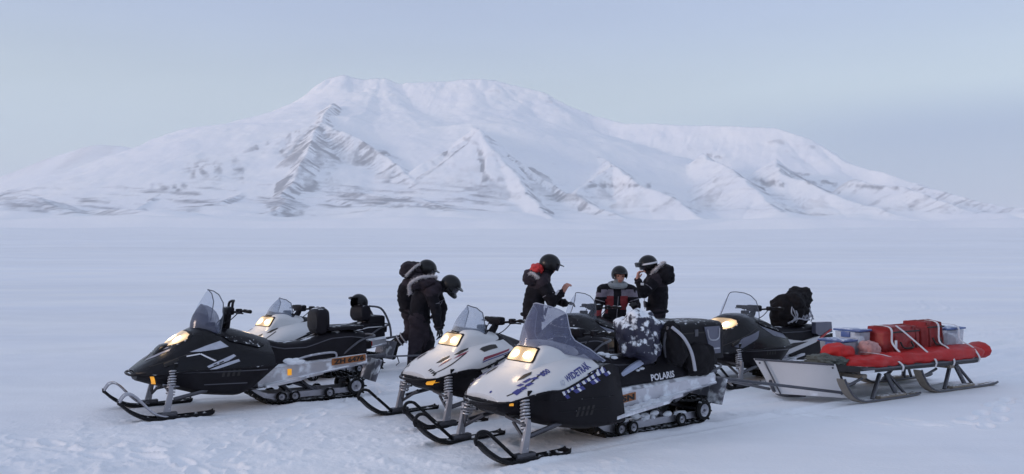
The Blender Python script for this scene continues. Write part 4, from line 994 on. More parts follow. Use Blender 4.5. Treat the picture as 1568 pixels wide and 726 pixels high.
def lumpy(name, label, cat, loc, size, mt, rz=0, tilt=None, amp=.10, freq=5., seed=0, snow=None):
    bm = bmesh.new(); bmesh.ops.create_cube(bm, size=1.4); bmesh.ops.subdivide_edges(bm, edges=bm.edges, cuts=15, use_grid_fill=True)
    for v in bm.verts:
        d = v.co.normalized(); q = Vector([math.copysign(abs(c) ** .7, c) for c in v.co]); v.co = d * .5 * .45 + v.co.lerp(d * .62, .62) * .62
        v.co += d * mnoise.noise(v.co * freq + Vector((seed, 0, 0))) * amp
        v.co = Vector((v.co.x * size[0], v.co.y * size[1], v.co.z * size[2]))
    bm.normal_update()
    for v in bm.verts:          # creases at true scale
        n_ = v.normal.copy(); p_ = v.co + Vector((seed * 1.7, 0, 0)); c_ = 1 - abs(mnoise.noise(p_ * 7)) * 2
        v.co += n_ * (mnoise.noise(p_ * 4.5) * .03 + c_ * .014 + mnoise.noise(p_ * 19) * .008)
    me = bpy.data.meshes.new(name); bm.to_mesh(me); bm.free()
    for p in me.polygons: p.use_smooth = True
    me.materials.append(mt); o = bpy.data.objects.new(name, me); COL.objects.link(o)
    o.location = loc; o.rotation_euler = (tilt[0], tilt[1], rz) if tilt else (0, 0, rz)
    if cat: tag(o, label, cat)
    return o
BAGB = mat('bag_navy', (.025, .025, .05), .6, var=.5, vscale=12, bump=.4, bscale=16, snow=.56, sscale=17)
BAGK = mat('bag_black', (.012, .011, .013), .7, var=.4, bump=.4, bscale=14, spec=.1)
o = lumpy('backpack', 'dark blue backpack crusted with snow on the seat of the nearest snowmobile', 'backpack', local('W', -1.66, .20, .93), (.36, .30, .36), BAGB, WZ, (R(6), R(-8)), .20, 3.2, 3)
o2 = lumpy('duffel_bag', 'small black bag between the snowy blue backpack and the black cargo box', 'bag', local('W', -1.93, .40, .86), (.17, .16, .34), BAGK, WZ, (R(8), R(14)), .08, 5, 9)
g = G(); g.tube([(.06, .10, .18), (-.02, .13, .05), (-.07, .13, -.12), (-.06, .12, -.30)], .016, 6, smooth=12); g.build('bag_strap', mat('strap_pale', (.42, .43, .48), .7, var=.2), o2)
g = G(); g.tube([(.07, .06, .19), (.12, .0, .05), (.10, -.05, -.1)], .014, 6, smooth=10); g.build('bag_strap', STEEL, o2)
o3 = lumpy('pannier_bag', 'black pannier hanging low beside the seat below the black cargo box', 'bag', local('W', -2.42, .30, .66), (.34, .12, .26), BAGK, WZ, None, .07, 5, 21)
eb = empty('luggage_bag', 'black bag lashed with pale cords on the seat behind the sledge', 'bag', local('E', -1.80, 0, .74), rz_of(MACH['E'][1])); eb.scale = (.88, .88, .84)
o = lumpy('bag_body', '', None, (0, 0, .22), (.52, .42, .46), BAGK, 0, (0, R(8)), .14, 4, 4); o.parent = eb
o = lumpy('bag_hood', '', None, (-.18, .02, .42), (.36, .34, .26), BAGK, .3, (0, R(30)), .12, 5, 15); o.parent = eb
o = lumpy('bag_pocket', '', None, (.02, .12, .36), (.30, .22, .26), BAGK, .3, (0, 0), .12, 5, 19); o.parent = eb
g = G()
for k in range(16):
    x0 = .26 - k * .034; pts = [(x0 + .10 * math.sin(k * 2.1), .21 + .03 * math.sin(k), .03 + .02 * (k % 3)), (x0 - .03, .24, .12), (x0 + .05 * math.cos(k * 1.7), .24, .20), (x0 - .02, .20, .30 - .03 * (k % 2))]
    g.tube(pts, .010, 5, smooth=12)
g.tube([(.28, .15, .02), (.15, .25, .10), (-.05, .25, .07), (-.25, .20, .06)], .014, 5, smooth=14)
g.build('cord', mat('cord_pale', (.36, .37, .42), .7, var=.3), eb)
def helmet_mesh(r=.15):
    g = G(); vs = []; nu, nv = 22, 14; rows = []
    for j in range(nv + 1):
        th = .02 + 2.05 * j / nv; row = []
        for i in range(nu + 1):
            ph = -math.pi + 2 * math.pi * i / nu
            row.append((r * 1.08 * math.sin(th) * math.cos(ph), r * .95 * math.sin(th) * math.sin(ph), r * math.cos(th)))
        rows.append(row)
    fs = []; n = nu + 1
    for j in range(nv):
        for i in range(nu):
            ph = -math.pi + 2 * math.pi * (i + .5) / nu; th = .02 + 2.05 * (j + .5) / nv
            if abs(ph) < .95 and th > 1.35: continue
            fs.append([j * n + i, j * n + i + 1, (j + 1) * n + i + 1, (j + 1) * n + i])
    g.add([p for r_ in rows for p in r_], fs)
    pk = []
    for v in (0, 1):
        pk.append([(r * (1.04 + .38 * v) * math.cos(a) - .0, r * .9 * math.sin(a), r * (.30 - .05 * v)) for a in np.linspace(-.85, .85, 9)])
    pk2 = [[(x, y, z + .012) for x, y, z in q] for q in pk]
    g.rings([pk[0], pk[1], pk2[1], pk2[0]], False, False, True)
    return g
HELM = mat('helmet_shell', (.010, .010, .012), .3, var=.3, spec=.3)
g = helmet_mesh(.13); o = g.build('helmet', HELM, None); tag(o, 'black helmet hung over the backrest behind the black snowmobile', 'helmet'); o.location = local('C', -1.93, 0, 1.03); o.rotation_euler = (R(10), R(-15), rz_of(MACH['C'][1]))

# ------------------------------------------------------------------ people
SUIT = mat('suit_black', (.014, .013, .017), .75, var=.5, vscale=9, bump=.5, bscale=18, spec=.08)
SUIT2 = mat('suit_charcoal', (.034, .027, .034), .75, var=.5, vscale=9, bump=.5, bscale=18, spec=.08)
JRED = mat('jacket_red', (.21, .016, .022), .7, var=.25, vscale=8, bump=.3, bscale=18)
JGREY = mat('jacket_grey', (.19, .165, .21), .7, var=.45, vscale=16, bump=.3, bscale=18)
SKIN = mat('skin', (.52, .25, .19), .55, var=.12, vscale=9)
SCARF = mat('scarf_grey', (.26, .28, .30), .85, var=.3, vscale=20, bump=.5)
GLOVE = mat('glove_black', (.014, .013, .015), .7, var=.3, bump=.3)
GLOVER = mat('glove_red', (.22, .02, .03), .7, var=.3, bump=.3)
FUR = mat('fur_pale', (.50, .47, .48), .9, var=.35, vscale=40)
REFL = mat('boot_band', (.42, .42, .45), .6)
LENSG = mat('goggle_lens', (.02, .02, .03), .1, var=.1)
def capsule(g, a, ra, b, rb, seg=12):
    a, b = Vector(a), Vector(b); d = (b - a); L_ = d.length
    if L_ < 1e-5: return g.ell(a, (ra, ra, ra), None, seg, 8)
    d /= L_; pts = []; rs = []
    for k in range(5): th = math.pi / 2 * (1 - k / 4); pts.append(a - d * ra * math.sin(th)); rs.append(max(.002, ra * math.cos(th)))
    for k in range(1, 5): th = math.pi / 2 * (k / 4); pts.append(b + d * rb * math.sin(th)); rs.append(max(.002, rb * math.cos(th)))
    return g.tube(pts, rs, seg)
def seg_dist(p, a, b):
    ab = b - a; t = max(0, min(1, (p - a).dot(ab) / max(1e-9, ab.dot(ab)))); return (p - a - ab * t).length
def hand(parent, wrist, fwd, up, mt, side=1, curl=.7, name='hand', s=1.0):
    """palm, four fingers of different lengths, bent at the knuckles, and a thumb from the side of the palm"""
    fwd = Vector(fwd).normalized(); up = Vector(up); up = (up - fwd * up.dot(fwd)).normalized(); sd = fwd.cross(up) * side; W = Vector(wrist); g = G()
    def P(f_, s_, u_): return W + fwd * f_ * s + sd * s_ * s + up * u_ * s
    for k in range(4): capsule(g, P(.005, -.024 + k * .016, 0), .02 * s, P(.085, -.033 + k * .022, 0), .0155 * s, 8)
    for k, ln in enumerate((.075, .085, .08, .062)):
        y = -.034 + k * .0225; a1 = curl * .8; a2 = curl * 1.7; p0 = P(.088, y, 0)
        p1 = p0 + (fwd * math.cos(a1) - up * math.sin(a1)) * ln * .5 * s; p2 = p1 + (fwd * math.cos(a2) - up * math.sin(a2)) * ln * .5 * s
        capsule(g, p0, .0125 * s, p1, .0115 * s, 8); capsule(g, p1, .0115 * s, p2, .0095 * s, 8)
    q0 = P(.025, -.035, -.005); q1 = P(.06, -.062, -.02); q2 = P(.09, -.06, -.035)
    capsule(g, q0, .016 * s, q1, .0135 * s, 8); capsule(g, q1, .0135 * s, q2, .011 * s, 8)
    o = g.build(name, mt, parent)
    baked(o, ('REMESH', dict(mode='VOXEL', voxel_size=.006)), ('SMOOTH', dict(factor=.5, iterations=2)))
    return o
def person(label, loc, J, rads=None, mats=None, head=None, group='people standing by the snowmobiles', rule=None, bulk=1., foot=True):
    """J: joints in metres from loc. One continuous surface from remeshed tapered limbs."""
    root = empty('person', label, 'person', loc, 0, group)
    V = {k: Vector(v) for k, v in J.items()}
    r = dict(pel=.165, waist=.165, chest=.19, neck=.075, hip=.125, knee=.088, ank=.075, sh=.095, elb=.07, wri=.055)
    if rads: r.update(rads)
    g = G(); bones = []
    def cap(a, ra, b, rb, t): capsule(g, a, ra * bulk, b, rb * bulk); bones.append((Vector(a), Vector(b), (ra + rb) / 2 * bulk, t))
    lat = (V['shl'] - V['shr']); lat.normalize(); spine = (V['neck'] - V['pel']).normalized(); fr = lat.cross(spine).normalized(); lat = spine.cross(fr) * -1
    rot = Matrix((lat, fr, spine)).transposed()
    n = 9
    for k in range(n):
        t = k / (n - 1); p = V['pel'].lerp(V['neck'], t * .88)
        if 'bend' in V: p = (1 - t) ** 2 * V['pel'] + 2 * t * (1 - t) * V['bend'] + t * t * V['neck'].lerp(V['pel'], .06)
        wd = np.interp(t, [0, .3, .7, .9, 1], [.185, .175, .20, .185, .13]) * bulk; dp = np.interp(t, [0, .3, .7, .9, 1], [.155, .15, .155, .13, .10]) * bulk
        g.ell(p, (wd, dp, .12), rot, 16, 10); bones.append((p, p, (wd + dp) / 2, 'torso'))
    cap(V['neck'], .085, V['head'] - Vector((0, 0, .02)), .075, 'neck')
    hd = V['head']; f_ = Vector(head['dir']).normalized(); hu = (Vector((0, 0, 1)) - f_ * f_.z).normalized(); hs = f_.cross(hu); hrot = Matrix((f_, -hs, hu)).transposed()
    g.ell(hd, (.098, .08, .115), hrot, 16, 12); bones.append((hd, hd, .09, 'head'))
    g.ell(hd + f_ * .04 - hu * .055, (.058, .052, .06), hrot, 12, 8); bones.append((hd + f_ * .04 - hu * .05, hd + f_ * .04 - hu * .05, .05, 'head'))
    g.ell(hd + f_ * .10 - hu * .012, (.026, .015, .026), hrot, 8, 6)
    for sd_ in 'lr':
        cap(V['neck'].lerp(V['sh' + sd_], .35), .10, V['sh' + sd_], .095, 'torso')
        cap(V['sh' + sd_], .095, V['el' + sd_], r['elb'] + .008, 'arm'); cap(V['el' + sd_], r['elb'], V['wr' + sd_], r['wri'], 'arm')
        hip = V['hip' + sd_] if 'hip' + sd_ in V else V['pel'] + lat * (.09 if sd_ == 'l' else -.09) - spine * .05
        cap(hip, r['hip'], V['kn' + sd_], r['knee'] + .01, 'leg'); cap(V['kn' + sd_], r['knee'], V['an' + sd_], r['ank'], 'leg')
    body = g.build('body', [SUIT, SKIN] + (mats or []), root)
    baked(body, ('REMESH', dict(mode='VOXEL', voxel_size=.017)), ('SMOOTH', dict(factor=.5, iterations=4)))
    me = body.data
    for k in [SUIT, SKIN] + (mats or []):
        if k.name not in [m.name for m in me.materials if m]: me.materials.append(k)
    idx = {m.name: i for i, m in enumerate(me.materials) if m}
    nr = [v.normal.copy() for v in me.vertices]
    tags = []
    for v, nn in zip(me.vertices, nr):
        best = min(bones, key=lambda b_: seg_dist(v.co, b_[0], b_[1]) - b_[2]); tags.append(best[3])
        if best[3] in ('torso', 'arm', 'leg'):          # folds of thick cloth
            q = v.co; w_ = mnoise.noise(Vector((q.x * 9, q.y * 9, q.z * 22))) * .012 + mnoise.noise(q * 34) * .005
            v.co += nn * w_
    for p in me.polygons:
        tg = tags[p.vertices[0]]; p.material_index = idx['skin'] if tg == 'head' else idx[SUIT.name]
        if SUIT2.name in idx and tg == 'leg' and mnoise.noise(p.center * 3) > -.05: p.material_index = idx[SUIT2.name]
        if SUIT2.name in idx and tg == 'torso' and (p.center - V['pel']).dot(spine) > .66 * (V['neck'] - V['pel']).length: p.material_index = idx[SUIT2.name]
        if rule:
            m = rule(p.center, tg)
            if m: p.material_index = idx[m.name]
    def ring(nm, c_, ax, ra, rb, th, m, fwd_=None):
        ax = Vector(ax).normalized(); e1 = (fwd_ - ax * fwd_.dot(ax)).normalized() if fwd_ is not None else ax.orthogonal().normalized(); e2 = ax.cross(e1); q = G()
        q.tube([Vector(c_) + e1 * math.cos(w_) * ra + e2 * math.sin(w_) * rb for w_ in np.linspace(0, 2 * math.pi, 21)[:-1]], th, 6, True); return q.build(nm, m, root)
    ring('jacket_hem', V['pel'] - spine * .03, spine, .158 * bulk, .192 * bulk, .024, SUIT, lat.cross(spine))
    for sd_ in 'lr':
        fa = (V['wr' + sd_] - V['el' + sd_]).normalized(); ring('cuff', V['wr' + sd_] - fa * .02, fa, .052, .052, .014, SUIT2)
        ring('arm_band', V['sh' + sd_].lerp(V['el' + sd_], .62), V['el' + sd_] - V['sh' + sd_], .082, .082, .007, mat('band_grey', (.20, .19, .22), .6))
        n_f = lat.cross(spine); n_f = n_f if n_f.dot(Vector((f_.x, f_.y, 0))) > 0 else -n_f
        pk = G(); pk.box(V['pel'] + spine * .10 + lat * (.09 if sd_ == 'l' else -.09) + n_f * .15 * bulk, (.10, .03, .10), Matrix((lat, n_f, spine)).transposed(), .01); pk.build('pocket', SUIT, root)
    zp = G(); zp.tube([V['pel'].lerp(V['neck'], t) + n_f * (.165 * bulk) for t in np.linspace(.05, .75, 8)], .006, 5); zp.build('zip', mat('band_grey', (.20, .19, .22), .6), root)
    # boots
    if foot:
        for sd_ in 'lr':
            a = V['an' + sd_]; t = V['toe' + sd_] if 'toe' + sd_ in V else a + Vector((f_.x, f_.y, 0)).normalized() * .17 + Vector((0, 0, -a.z + .045))
            sole = (t - a); b = G(); heel = a + Vector((0, 0, -.05)) - (t - a) * .15
            capsule(b, a + (V['kn' + sd_] - a) * .28, .085, a, .08); capsule(b, a, .075, t, .05); capsule(b, a + (a - V['kn' + sd_]).normalized() * .05 - (t - a) * .12, .062, t, .048)
            bo = b.build('boot', [RUBBER], root); baked(bo, ('REMESH', dict(mode='VOXEL', voxel_size=.014)), ('SMOOTH', dict(factor=.5, iterations=2)))
            if head.get('bands'):
                k = (V['kn' + sd_] - a).normalized()
                for q in (.10, .17):
                    c = a + k * q; bb = G(); e1 = k.cross(Vector((0, 1, 0))).normalized(); e2 = k.cross(e1)
                    bb.tube([c + (e1 * math.cos(w_) + e2 * math.sin(w_)) * .094 for w_ in np.linspace(0, 2 * math.pi, 17)[:-1]], .011, 5, True); bb.build('reflective_band', REFL, bo)
    # helmet, goggles
    hk = head.get('kind', 'helmet')
    if hk == 'helmet':
        hm_ = helmet_mesh(.148); ho_ = hm_.build('helmet', HELM, root); ho_.matrix_local = Matrix.Translation(hd + hu * .022 - f_ * .012) @ hrot.to_4x4()
        if head.get('chin'):
            cb = G(); cb.tube([(.02, -.13, -.06), (.10, -.105, -.09), (.165, 0, -.10), (.10, .105, -.09), (.02, .13, -.06)], [.035, .03, .034, .03, .035], 8, smooth=18); cb.build('chin_guard', HELM, ho_)
        gl = G(); rows = [[(.148 * math.cos(a) + .004, .135 * math.sin(a), z) for a in np.linspace(-.85, .85, 11)] for z in (-.055, -.035, .012, .03)]
        gl.rings(rows, False, False); gl.build('goggles', LENSG, ho_)
        if head.get('strap'):
            stp = G(); rows = [[(.166 * math.cos(a), .147 * math.sin(a), z + .02 - .06 * (1 - math.cos(a)) * .3) for a in np.linspace(-math.pi, math.pi, 33)] for z in (.0, .028)]
            stp.rings(rows, False, False); stp.build('goggle_strap', LETW, ho_)
            gf = G(); gf.box((.165, 0, .035), (.05, .19, .08), None, .02); gf.build('goggle_frame', HELM, ho_)
    else:
        ho_ = bpy.data.objects.new('hat', None); bpy.data.objects.remove(ho_)
        ht = helmet_mesh(.135); ho_ = ht.build('helmet', HELM, root); ho_.matrix_local = Matrix.Translation(hd + hu * .02 - f_ * .012) @ hrot.to_4x4()
        for sg in (1, -1):
            e = G(); e.ell(hd + f_ * .087 + hs * .034 * sg + hu * .012, (.010, .014, .010), hrot, 8, 6); e.build('eye', INK, root)
        e = G(); e.ell(hd + f_ * .095 - hu * .058, (.010, .026, .007), hrot, 8, 6); e.build('mouth', mat('lips', (.30, .10, .09), .5), root)
    return root, body, V, hd, f_, hu, hs, hrot
def fur(parent, path, r=.04, n=900, mt=FUR, seed=1):
    rnd = random.Random(seed); P = [Vector(q) for q in catmull(path, 40)]; g = G()
    g.tube(P, r * .55, 8)
    for k in range(n):
        i = rnd.randrange(len(P) - 1); c = P[i].lerp(P[i + 1], rnd.random()); d = Vector((rnd.gauss(0, 1), rnd.gauss(0, 1), rnd.gauss(0, 1))).normalized()
        s_ = d.cross(Vector((rnd.random(), rnd.random(), rnd.random()))).normalized() * .006; L_ = r * rnd.uniform(.8, 1.5)
        g.add([c + d * r * .35 - s_, c + d * r * .35 + s_, c + d * L_ + Vector((0, 0, -.006))], [[0, 1, 2]])
    return g.build('fur_ruff', mt, parent)
def hoodlump(parent, c, size, mt, seed=0, name='hood', rz=0.):
    o = lumpy(name, '', None, c, size, mt, rz, None, .10, 4, seed); o.parent = parent; return o
# P1: far left, bent forward, one leg stretched back
d1 = 13.7; X1 = (640 - 784) / 1300 * d1
r1, b1_, V, hd, f_, hu, hs, hr = person('person at far left in black, bent behind the other, one booted leg stretched back', (X1, d1, 0),
    dict(pel=(-.13, .05, .86), bend=(-.30, 0, 1.18), neck=(.02, 0, 1.42), head=(.15, 0, 1.50), shl=(.0, .20, 1.36), shr=(.0, -.20, 1.34), ell=(.16, .20, 1.08), elr=(.14, -.20, 1.06), wrl=(.32, .12, .92), wrr=(.32, -.12, .90),
         knl=(.10, .10, .47), anl=(.06, .12, .11), knr=(-.10, -.10, .50), anr=(-.36, -.10, .33), toer=(-.38, -.10, .12)), head=dict(dir=(.85, -.1, -.5), bands=True), mats=[SUIT2])
hoodlump(r1, (-.10, .0, 1.50), (.28, .34, .20), SUIT2, 3); fur(r1, [(-.16, -.24, 1.42), (-.02, -.20, 1.56), (.06, 0, 1.60), (-.02, .20, 1.56)], .035, 500, FUR, 3)
hand(r1, (.33, -.12, .88), (.8, 0, -.5), (0, 0, 1), GLOVE, 1, .6, 'glove'); hand(r1, (.33, .12, .90), (.8, 0, -.5), (0, 0, 1), GLOVE, -1, .6, 'glove')
# P2: left, bent forward looking down, fur hood
d2 = 12.9; X2 = (650 - 784) / 1300 * d2
r2, b2_, V, hd, f_, hu, hs, hr = person('person in black suit with pale fur hood, bent over looking down at the left', (X2, d2, 0),
    dict(pel=(-.06, .02, .83), bend=(-.12, 0, 1.12), neck=(.20, 0, 1.27), head=(.40, -.02, 1.27), shl=(.14, .21, 1.20), shr=(.12, -.21, 1.18), ell=(.26, .20, .92), elr=(.20, -.23, .90), wrl=(.24, .08, .66), wrr=(.22, -.14, .66),
         knl=(.04, .10, .44), anl=(.04, .12, .10), knr=(-.12, -.10, .44), anr=(-.16, -.10, .10)), rads=dict(hip=.135, knee=.10, ank=.09), head=dict(dir=(.70, -.15, -.62), chin=True), mats=[SUIT2], bulk=1.08)
hoodlump(r2, (.0, -.02, 1.32), (.34, .38, .18), SUIT2, 7); fur(r2, [(-.20, -.16, 1.16), (-.20, -.22, 1.30), (-.06, -.24, 1.40), (.10, -.16, 1.42), (.18, .0, 1.40)], .042, 800, FUR, 5)
hand(r2, (.24, .08, .63), (.3, 0, -1), (1, 0, 0), GLOVE, 1, .7, 'glove'); hand(r2, (.22, -.14, .63), (.3, 0, -1), (1, 0, 0), GLOVE, -1, .7, 'glove')
# P3: middle, side view, looking at the hands
d3 = 12.5; X3 = (835 - 784) / 1300 * d3
r3, b3_, V, hd, f_, hu, hs, hr = person('person in black with red hood lining, facing right, bare hand raised in front', (X3, d3, 0),
    dict(pel=(-.18, 0, .86), bend=(-.20, 0, 1.15), neck=(-.02, 0, 1.42), head=(.07, 0, 1.585), shl=(-.03, .20, 1.35), shr=(-.05, -.20, 1.34), ell=(.12, .22, 1.08), elr=(.08, -.24, 1.06), wrl=(.29, .06, 1.03), wrr=(.235, -.10, 1.19),
         knl=(-.14, .10, .47), anl=(-.18, .11, .10), knr=(-.14, -.12, .47), anr=(-.20, -.12, .10)), head=dict(dir=(.90, -.1, -.36)), mats=[SUIT2], bulk=1.06)
hoodlump(r3, (-.18, 0, 1.41), (.22, .36, .19), SUIT2, 5); hoodlump(r3, (-.115, -.02, 1.525), (.15, .28, .12), mat('lining_red', (.55, .03, .03), .7, var=.2, bump=.3), 8, 'hood_lining')
fur(r3, [(-.24, -.18, 1.46), (-.20, -.22, 1.48), (-.12, -.24, 1.42), (-.06, -.22, 1.36)], .034, 500, FUR, 8)
hand(r3, (.25, -.10, 1.21), (.5, 0, .85), (-.6, -.5, .3), SKIN, 1, .8, 'hand', 1.1); hand(r3, (.30, .06, 1.03), (.9, -.1, .1), (0, 0, 1), GLOVE, 1, .8, 'glove')
g = G(); g.box((.16, -.22, 1.20), (.03, .02, .08), Matrix.Rotation(R(35), 3, 'Y'), .006); g.build('cuff_tag', LETW, r3)
# P4: red and black jacket, facing the camera
d4 = 13.2; X4 = (942 - 784) / 1300 * d4
def rule4(c, t):
    if t == 'neck': return SCARF
    if t == 'torso':
        if c.y > .04: return None
        if 1.12 < c.z < 1.21 and .06 < abs(c.x - .02) < .25: return JGREY
        if .84 < c.z <= 1.12 and .055 < abs(c.x - .01) < .19: return JRED
    if t == 'arm' and 1.10 < c.z < 1.20 and c.y < -.03: return JGREY
    if t == 'arm' and .80 < c.z < .92 and c.x < 0: return JRED
    return None
r4, b4_, V, hd, f_, hu, hs, hr = person('person in red and black jacket with grey scarf, facing the camera', (X4, d4, 0),
    dict(pel=(.0, .05, .78), neck=(.03, -.02, 1.25), head=(.06, -.06, 1.425), shl=(-.20, -.01, 1.20), shr=(.24, .0, 1.20), ell=(-.275, -.02, .94), elr=(.32, -.02, .95), wrl=(-.28, -.14, .74), wrr=(.28, -.10, .98),
         knl=(-.11, .0, .42), anl=(-.12, .06, .10), knr=(.12, .0, .42), anr=(.13, .06, .10)), head=dict(dir=(.04, -.97, -.18), kind='hat'), mats=[JRED, JGREY, SCARF], rule=rule4, bulk=.98)
g = G(); g.tube([(.03 + .115 * math.cos(a), -.04 + .115 * math.sin(a), 1.285 + .02 * math.sin(a)) for a in np.linspace(0, 2 * math.pi, 17)[:-1]], .045, 8, True); g.build('scarf', SCARF, r4)
hand(r4, (-.28, -.15, .73), (0, -.3, -1), (0, -1, 0), GLOVER, 1, .7, 'glove', 1.15); hand(r4, (.28, -.11, .98), (-.3, -.8, .3), (0, 0, 1), GLOVE, -1, .8, 'glove')
# P5: dark parka, goggles on the helmet, helping the one in red
d5 = 13.75; X5 = (997 - 784) / 1300 * d5
r5, b5_, V, hd, f_, hu, hs, hr = person('person in dark parka with white goggle strap on helmet, turned to the red jacket', (X5, d5, 0),
    dict(pel=(.08, 0, .86), bend=(.16, 0, 1.15), neck=(.04, 0, 1.42), head=(-.06, -.01, 1.575), shl=(.05, -.20, 1.36), shr=(.05, .20, 1.36), ell=(-.16, -.26, 1.14), elr=(-.14, .22, 1.12), wrl=(-.25, -.20, 1.34), wrr=(-.36, .06, 1.20),
         knl=(.04, -.11, .47), anl=(.06, -.11, .10), knr=(.10, .11, .47), anr=(.12, .11, .10)), head=dict(dir=(-.92, -.25, -.28), strap=True), mats=[SUIT2], bulk=1.1)
hoodlump(r5, (.19, -.02, 1.44), (.26, .40, .24), SUIT, 11); fur(r5, [(-.02, -.20, 1.46), (.05, -.22, 1.53), (.14, -.16, 1.60), (.22, .0, 1.62)], .040, 700, FUR, 11)
hand(r5, (-.255, -.20, 1.36), (.2, .1, 1), (-.5, .2, 0), SKIN, 1, .8, 'hand', 1.1); hand(r5, (-.37, .06, 1.20), (-1, -.2, 0), (0, 0, 1), GLOVE, -1, .8, 'glove')
g = G(); g.box((-.19, -.29, 1.285), (.05, .02, .04), None, .006); g.build('cuff_tag', LETW, r5)

# ------------------------------------------------------------------ sledge
sp_, sf = SLED; SZ = rz_of(sf)
def sl(x, y, z):
    n = math.hypot(*sf); fx, fy = sf[0] / n, sf[1] / n; return (sp_[0] + fx * x - fy * y, sp_[1] + fy * x + fx * y, z)
SLW = mat('sledge_white', (.58, .58, .60), .55, var=.08, vscale=3, bump=.1, snow=.25, sscale=5)
WOOD = mat('worn_wood', (.26, .22, .18), .7, var=.35, vscale=6, bump=.2, snow=.25)
DECK = mat('sledge_deck', (.022, .021, .024), .55, var=.4, snow=.3, sscale=8)
DRY = mat('dry_bag_red', (.46, .018, .018), .5, var=.3, vscale=6, bump=.35, bscale=11, spec=.3)
DUF = mat('duffel_red', (.28, .014, .014), .5, var=.3, vscale=8, bump=.35, bscale=12)
sled = empty('sledge', 'low black cargo sledge with white front board, towed behind the nearest snowmobile', 'sledge', (sp_[0], sp_[1], 0), SZ)
n_ = math.hypot(*sf)
def wl(x, y, z): dx, dy = x - sp_[0], y - sp_[1]; return Vector(((dx * sf[0] + dy * sf[1]) / n_, (-dx * sf[1] + dy * sf[0]) / n_, z))
TL, TR, BR, BL = wl(2.97, 10.42, .46), wl(3.80, 10.05, .44), wl(3.90, 9.98, .06), wl(3.17, 10.32, .06)
bn = (TR - TL).cross(BL - TL).normalized(); bn = bn if bn.x > 0 else -bn
g = G(); rows = []
for t in np.linspace(0, 1, 9):
    a, b = BL.lerp(TL, t), BR.lerp(TR, t); o_ = bn * (.05 * t * (t - 1) * 4 * .5)
    ins = .0 if t < .95 else .02
    q = [a.lerp(b, u) + o_ for u in (0, .5, 1)]; rows.append([tuple(p) for p in q] + [tuple(p - bn * .02) for p in q[::-1]])
g.rings(rows, True, True); g.build('front_board', SLW, sled, True)
for u in (.0, .93):
    g = G(); rr2 = []
    for t in np.linspace(.0, 1.02, 9):
        o_ = bn * (.05 * t * (t - 1) * 2 + .006); a = BL.lerp(TL, t).lerp(BR.lerp(TR, t), u - .01); b = BL.lerp(TL, t).lerp(BR.lerp(TR, t), u + .09)
        rr2.append([tuple(a + o_), tuple(b + o_), tuple(b + o_ - bn * .012), tuple(a + o_ - bn * .012)])
    g.rings(rr2); g.build('board_cleat', SLW, sled, False)
    for t in (.12, .9):
        g = G(); p = BL.lerp(TL, t).lerp(BR.lerp(TR, t), u + .04) + bn * (.05 * t * (t - 1) * 2 + .010); g.ell(p, (.012, .012, .012), None, 8, 6); g.build('bolt', STEEL, sled)
g = G(); g.tube([TL.lerp(TR, .12) + bn * .012, BL.lerp(BR, .10) + bn * .012], .010, 5); g.build('board_seam', STEEL, sled)
g = G(); g.tube([TL, TR], .014, 6); g.build('board_rim', STEEL, sled)
g = G(); pr = catmull([tuple(BL + Vector((.06, 0, .16))), tuple(BL + Vector((-.02, 0, .02))), tuple(BL + Vector((-.16, .06, -.03))), tuple(BL + Vector((-.42, .12, -.04)))], 14); g.tube([tuple(p) for p in pr], .022, 6); g.build('runner_tip', STEEL, sled)
for sg in (1, -1):
    # front and rear runners
    for nm, xs_, mt in (('runner', (.42, -1.02), WOOD), ('runner', (-1.05, -2.75), WOOD)):
        L_ = xs_[0] - xs_[1]; prof = [(xs_[0], .30), (xs_[0] - .06, .20), (xs_[0] - .17, .09), (xs_[0] - .33, .025), (xs_[0] - .55, .012), (xs_[1] + .2, .012), (xs_[1], .03)]
        pa = catmull(prof, 24); r = G(); rr_ = []
        for x, z in pa: rr_.append([(x, .46 * sg + .055, z + .022), (x, .46 * sg + .055, z), (x, .46 * sg - .055, z), (x, .46 * sg - .055, z + .022)])
        r.rings(rr_); ro = r.build(nm, mt, sled)
        e = G(); e.tube([(x, .46 * sg + .058, z + .022) for x, z in pa], .013, 6); e.build('runner_edge', STEEL, ro)
        st_ = G(); xm = xs_[0] - .78
        st_.tube([(xm + .18, .44 * sg, .03), (xm - .08, .36 * sg, .30)], .026, 7); st_.tube([(xm - .30, .44 * sg, .03), (xm - .20, .36 * sg, .30)], .028, 7); st_.tube([(xm - .48, .44 * sg, .03), (xm - .24, .36 * sg, .30)], .02, 7)
        st_.tube([(xs_[0] - .08, .46 * sg, .22), (xm + .25, .38 * sg, .29)], .016, 6)
        st_.build('strut', STEEL, sled)
        pl = G(); pl.box((xm - .15, .46 * sg, .05), (.5, .09, .04), None, .01); pl.build('strut_foot', WOOD, ro)
for x in (-.1, -1.9):
    g = G(); g.box((x, 0, .30), (.10, .80, .05), None, .01); g.build('cross_beam', WOOD, sled)
g = G(); rg = []
for x, z, wd in ((.05, .36, .45), (-.05, .35, .46), (-.6, .345, .46), (-1.2, .335, .46), (-2.3, .325, .46), (-2.45, .325, .44)):
    rg.append([(x, wd, z), (x, wd + .01, z + .035), (x, wd, z + .07), (x, wd - .03, z + .075), (x, -wd + .03, z + .075), (x, -wd, z + .07), (x, -wd - .01, z + .035), (x, -wd, z)])
rg = [[(p[0] + ((.45 - p[1]) * .52 if i < 2 else 0), p[1], p[2]) for p in q] for i, q in enumerate(rg)]
g.rings(rg); g.build('deck', DECK, sled)
g = G()
for sg in (1, -1): g.tube([(.02 if sg > 0 else .42, .45 * sg, .40), (-.2, .485 * sg, .395), (-1.2, .485 * sg, .385), (-2.4, .47 * sg, .375)], .012, 6, smooth=16)
g.build('side_rope_rail', STEEL, sled)
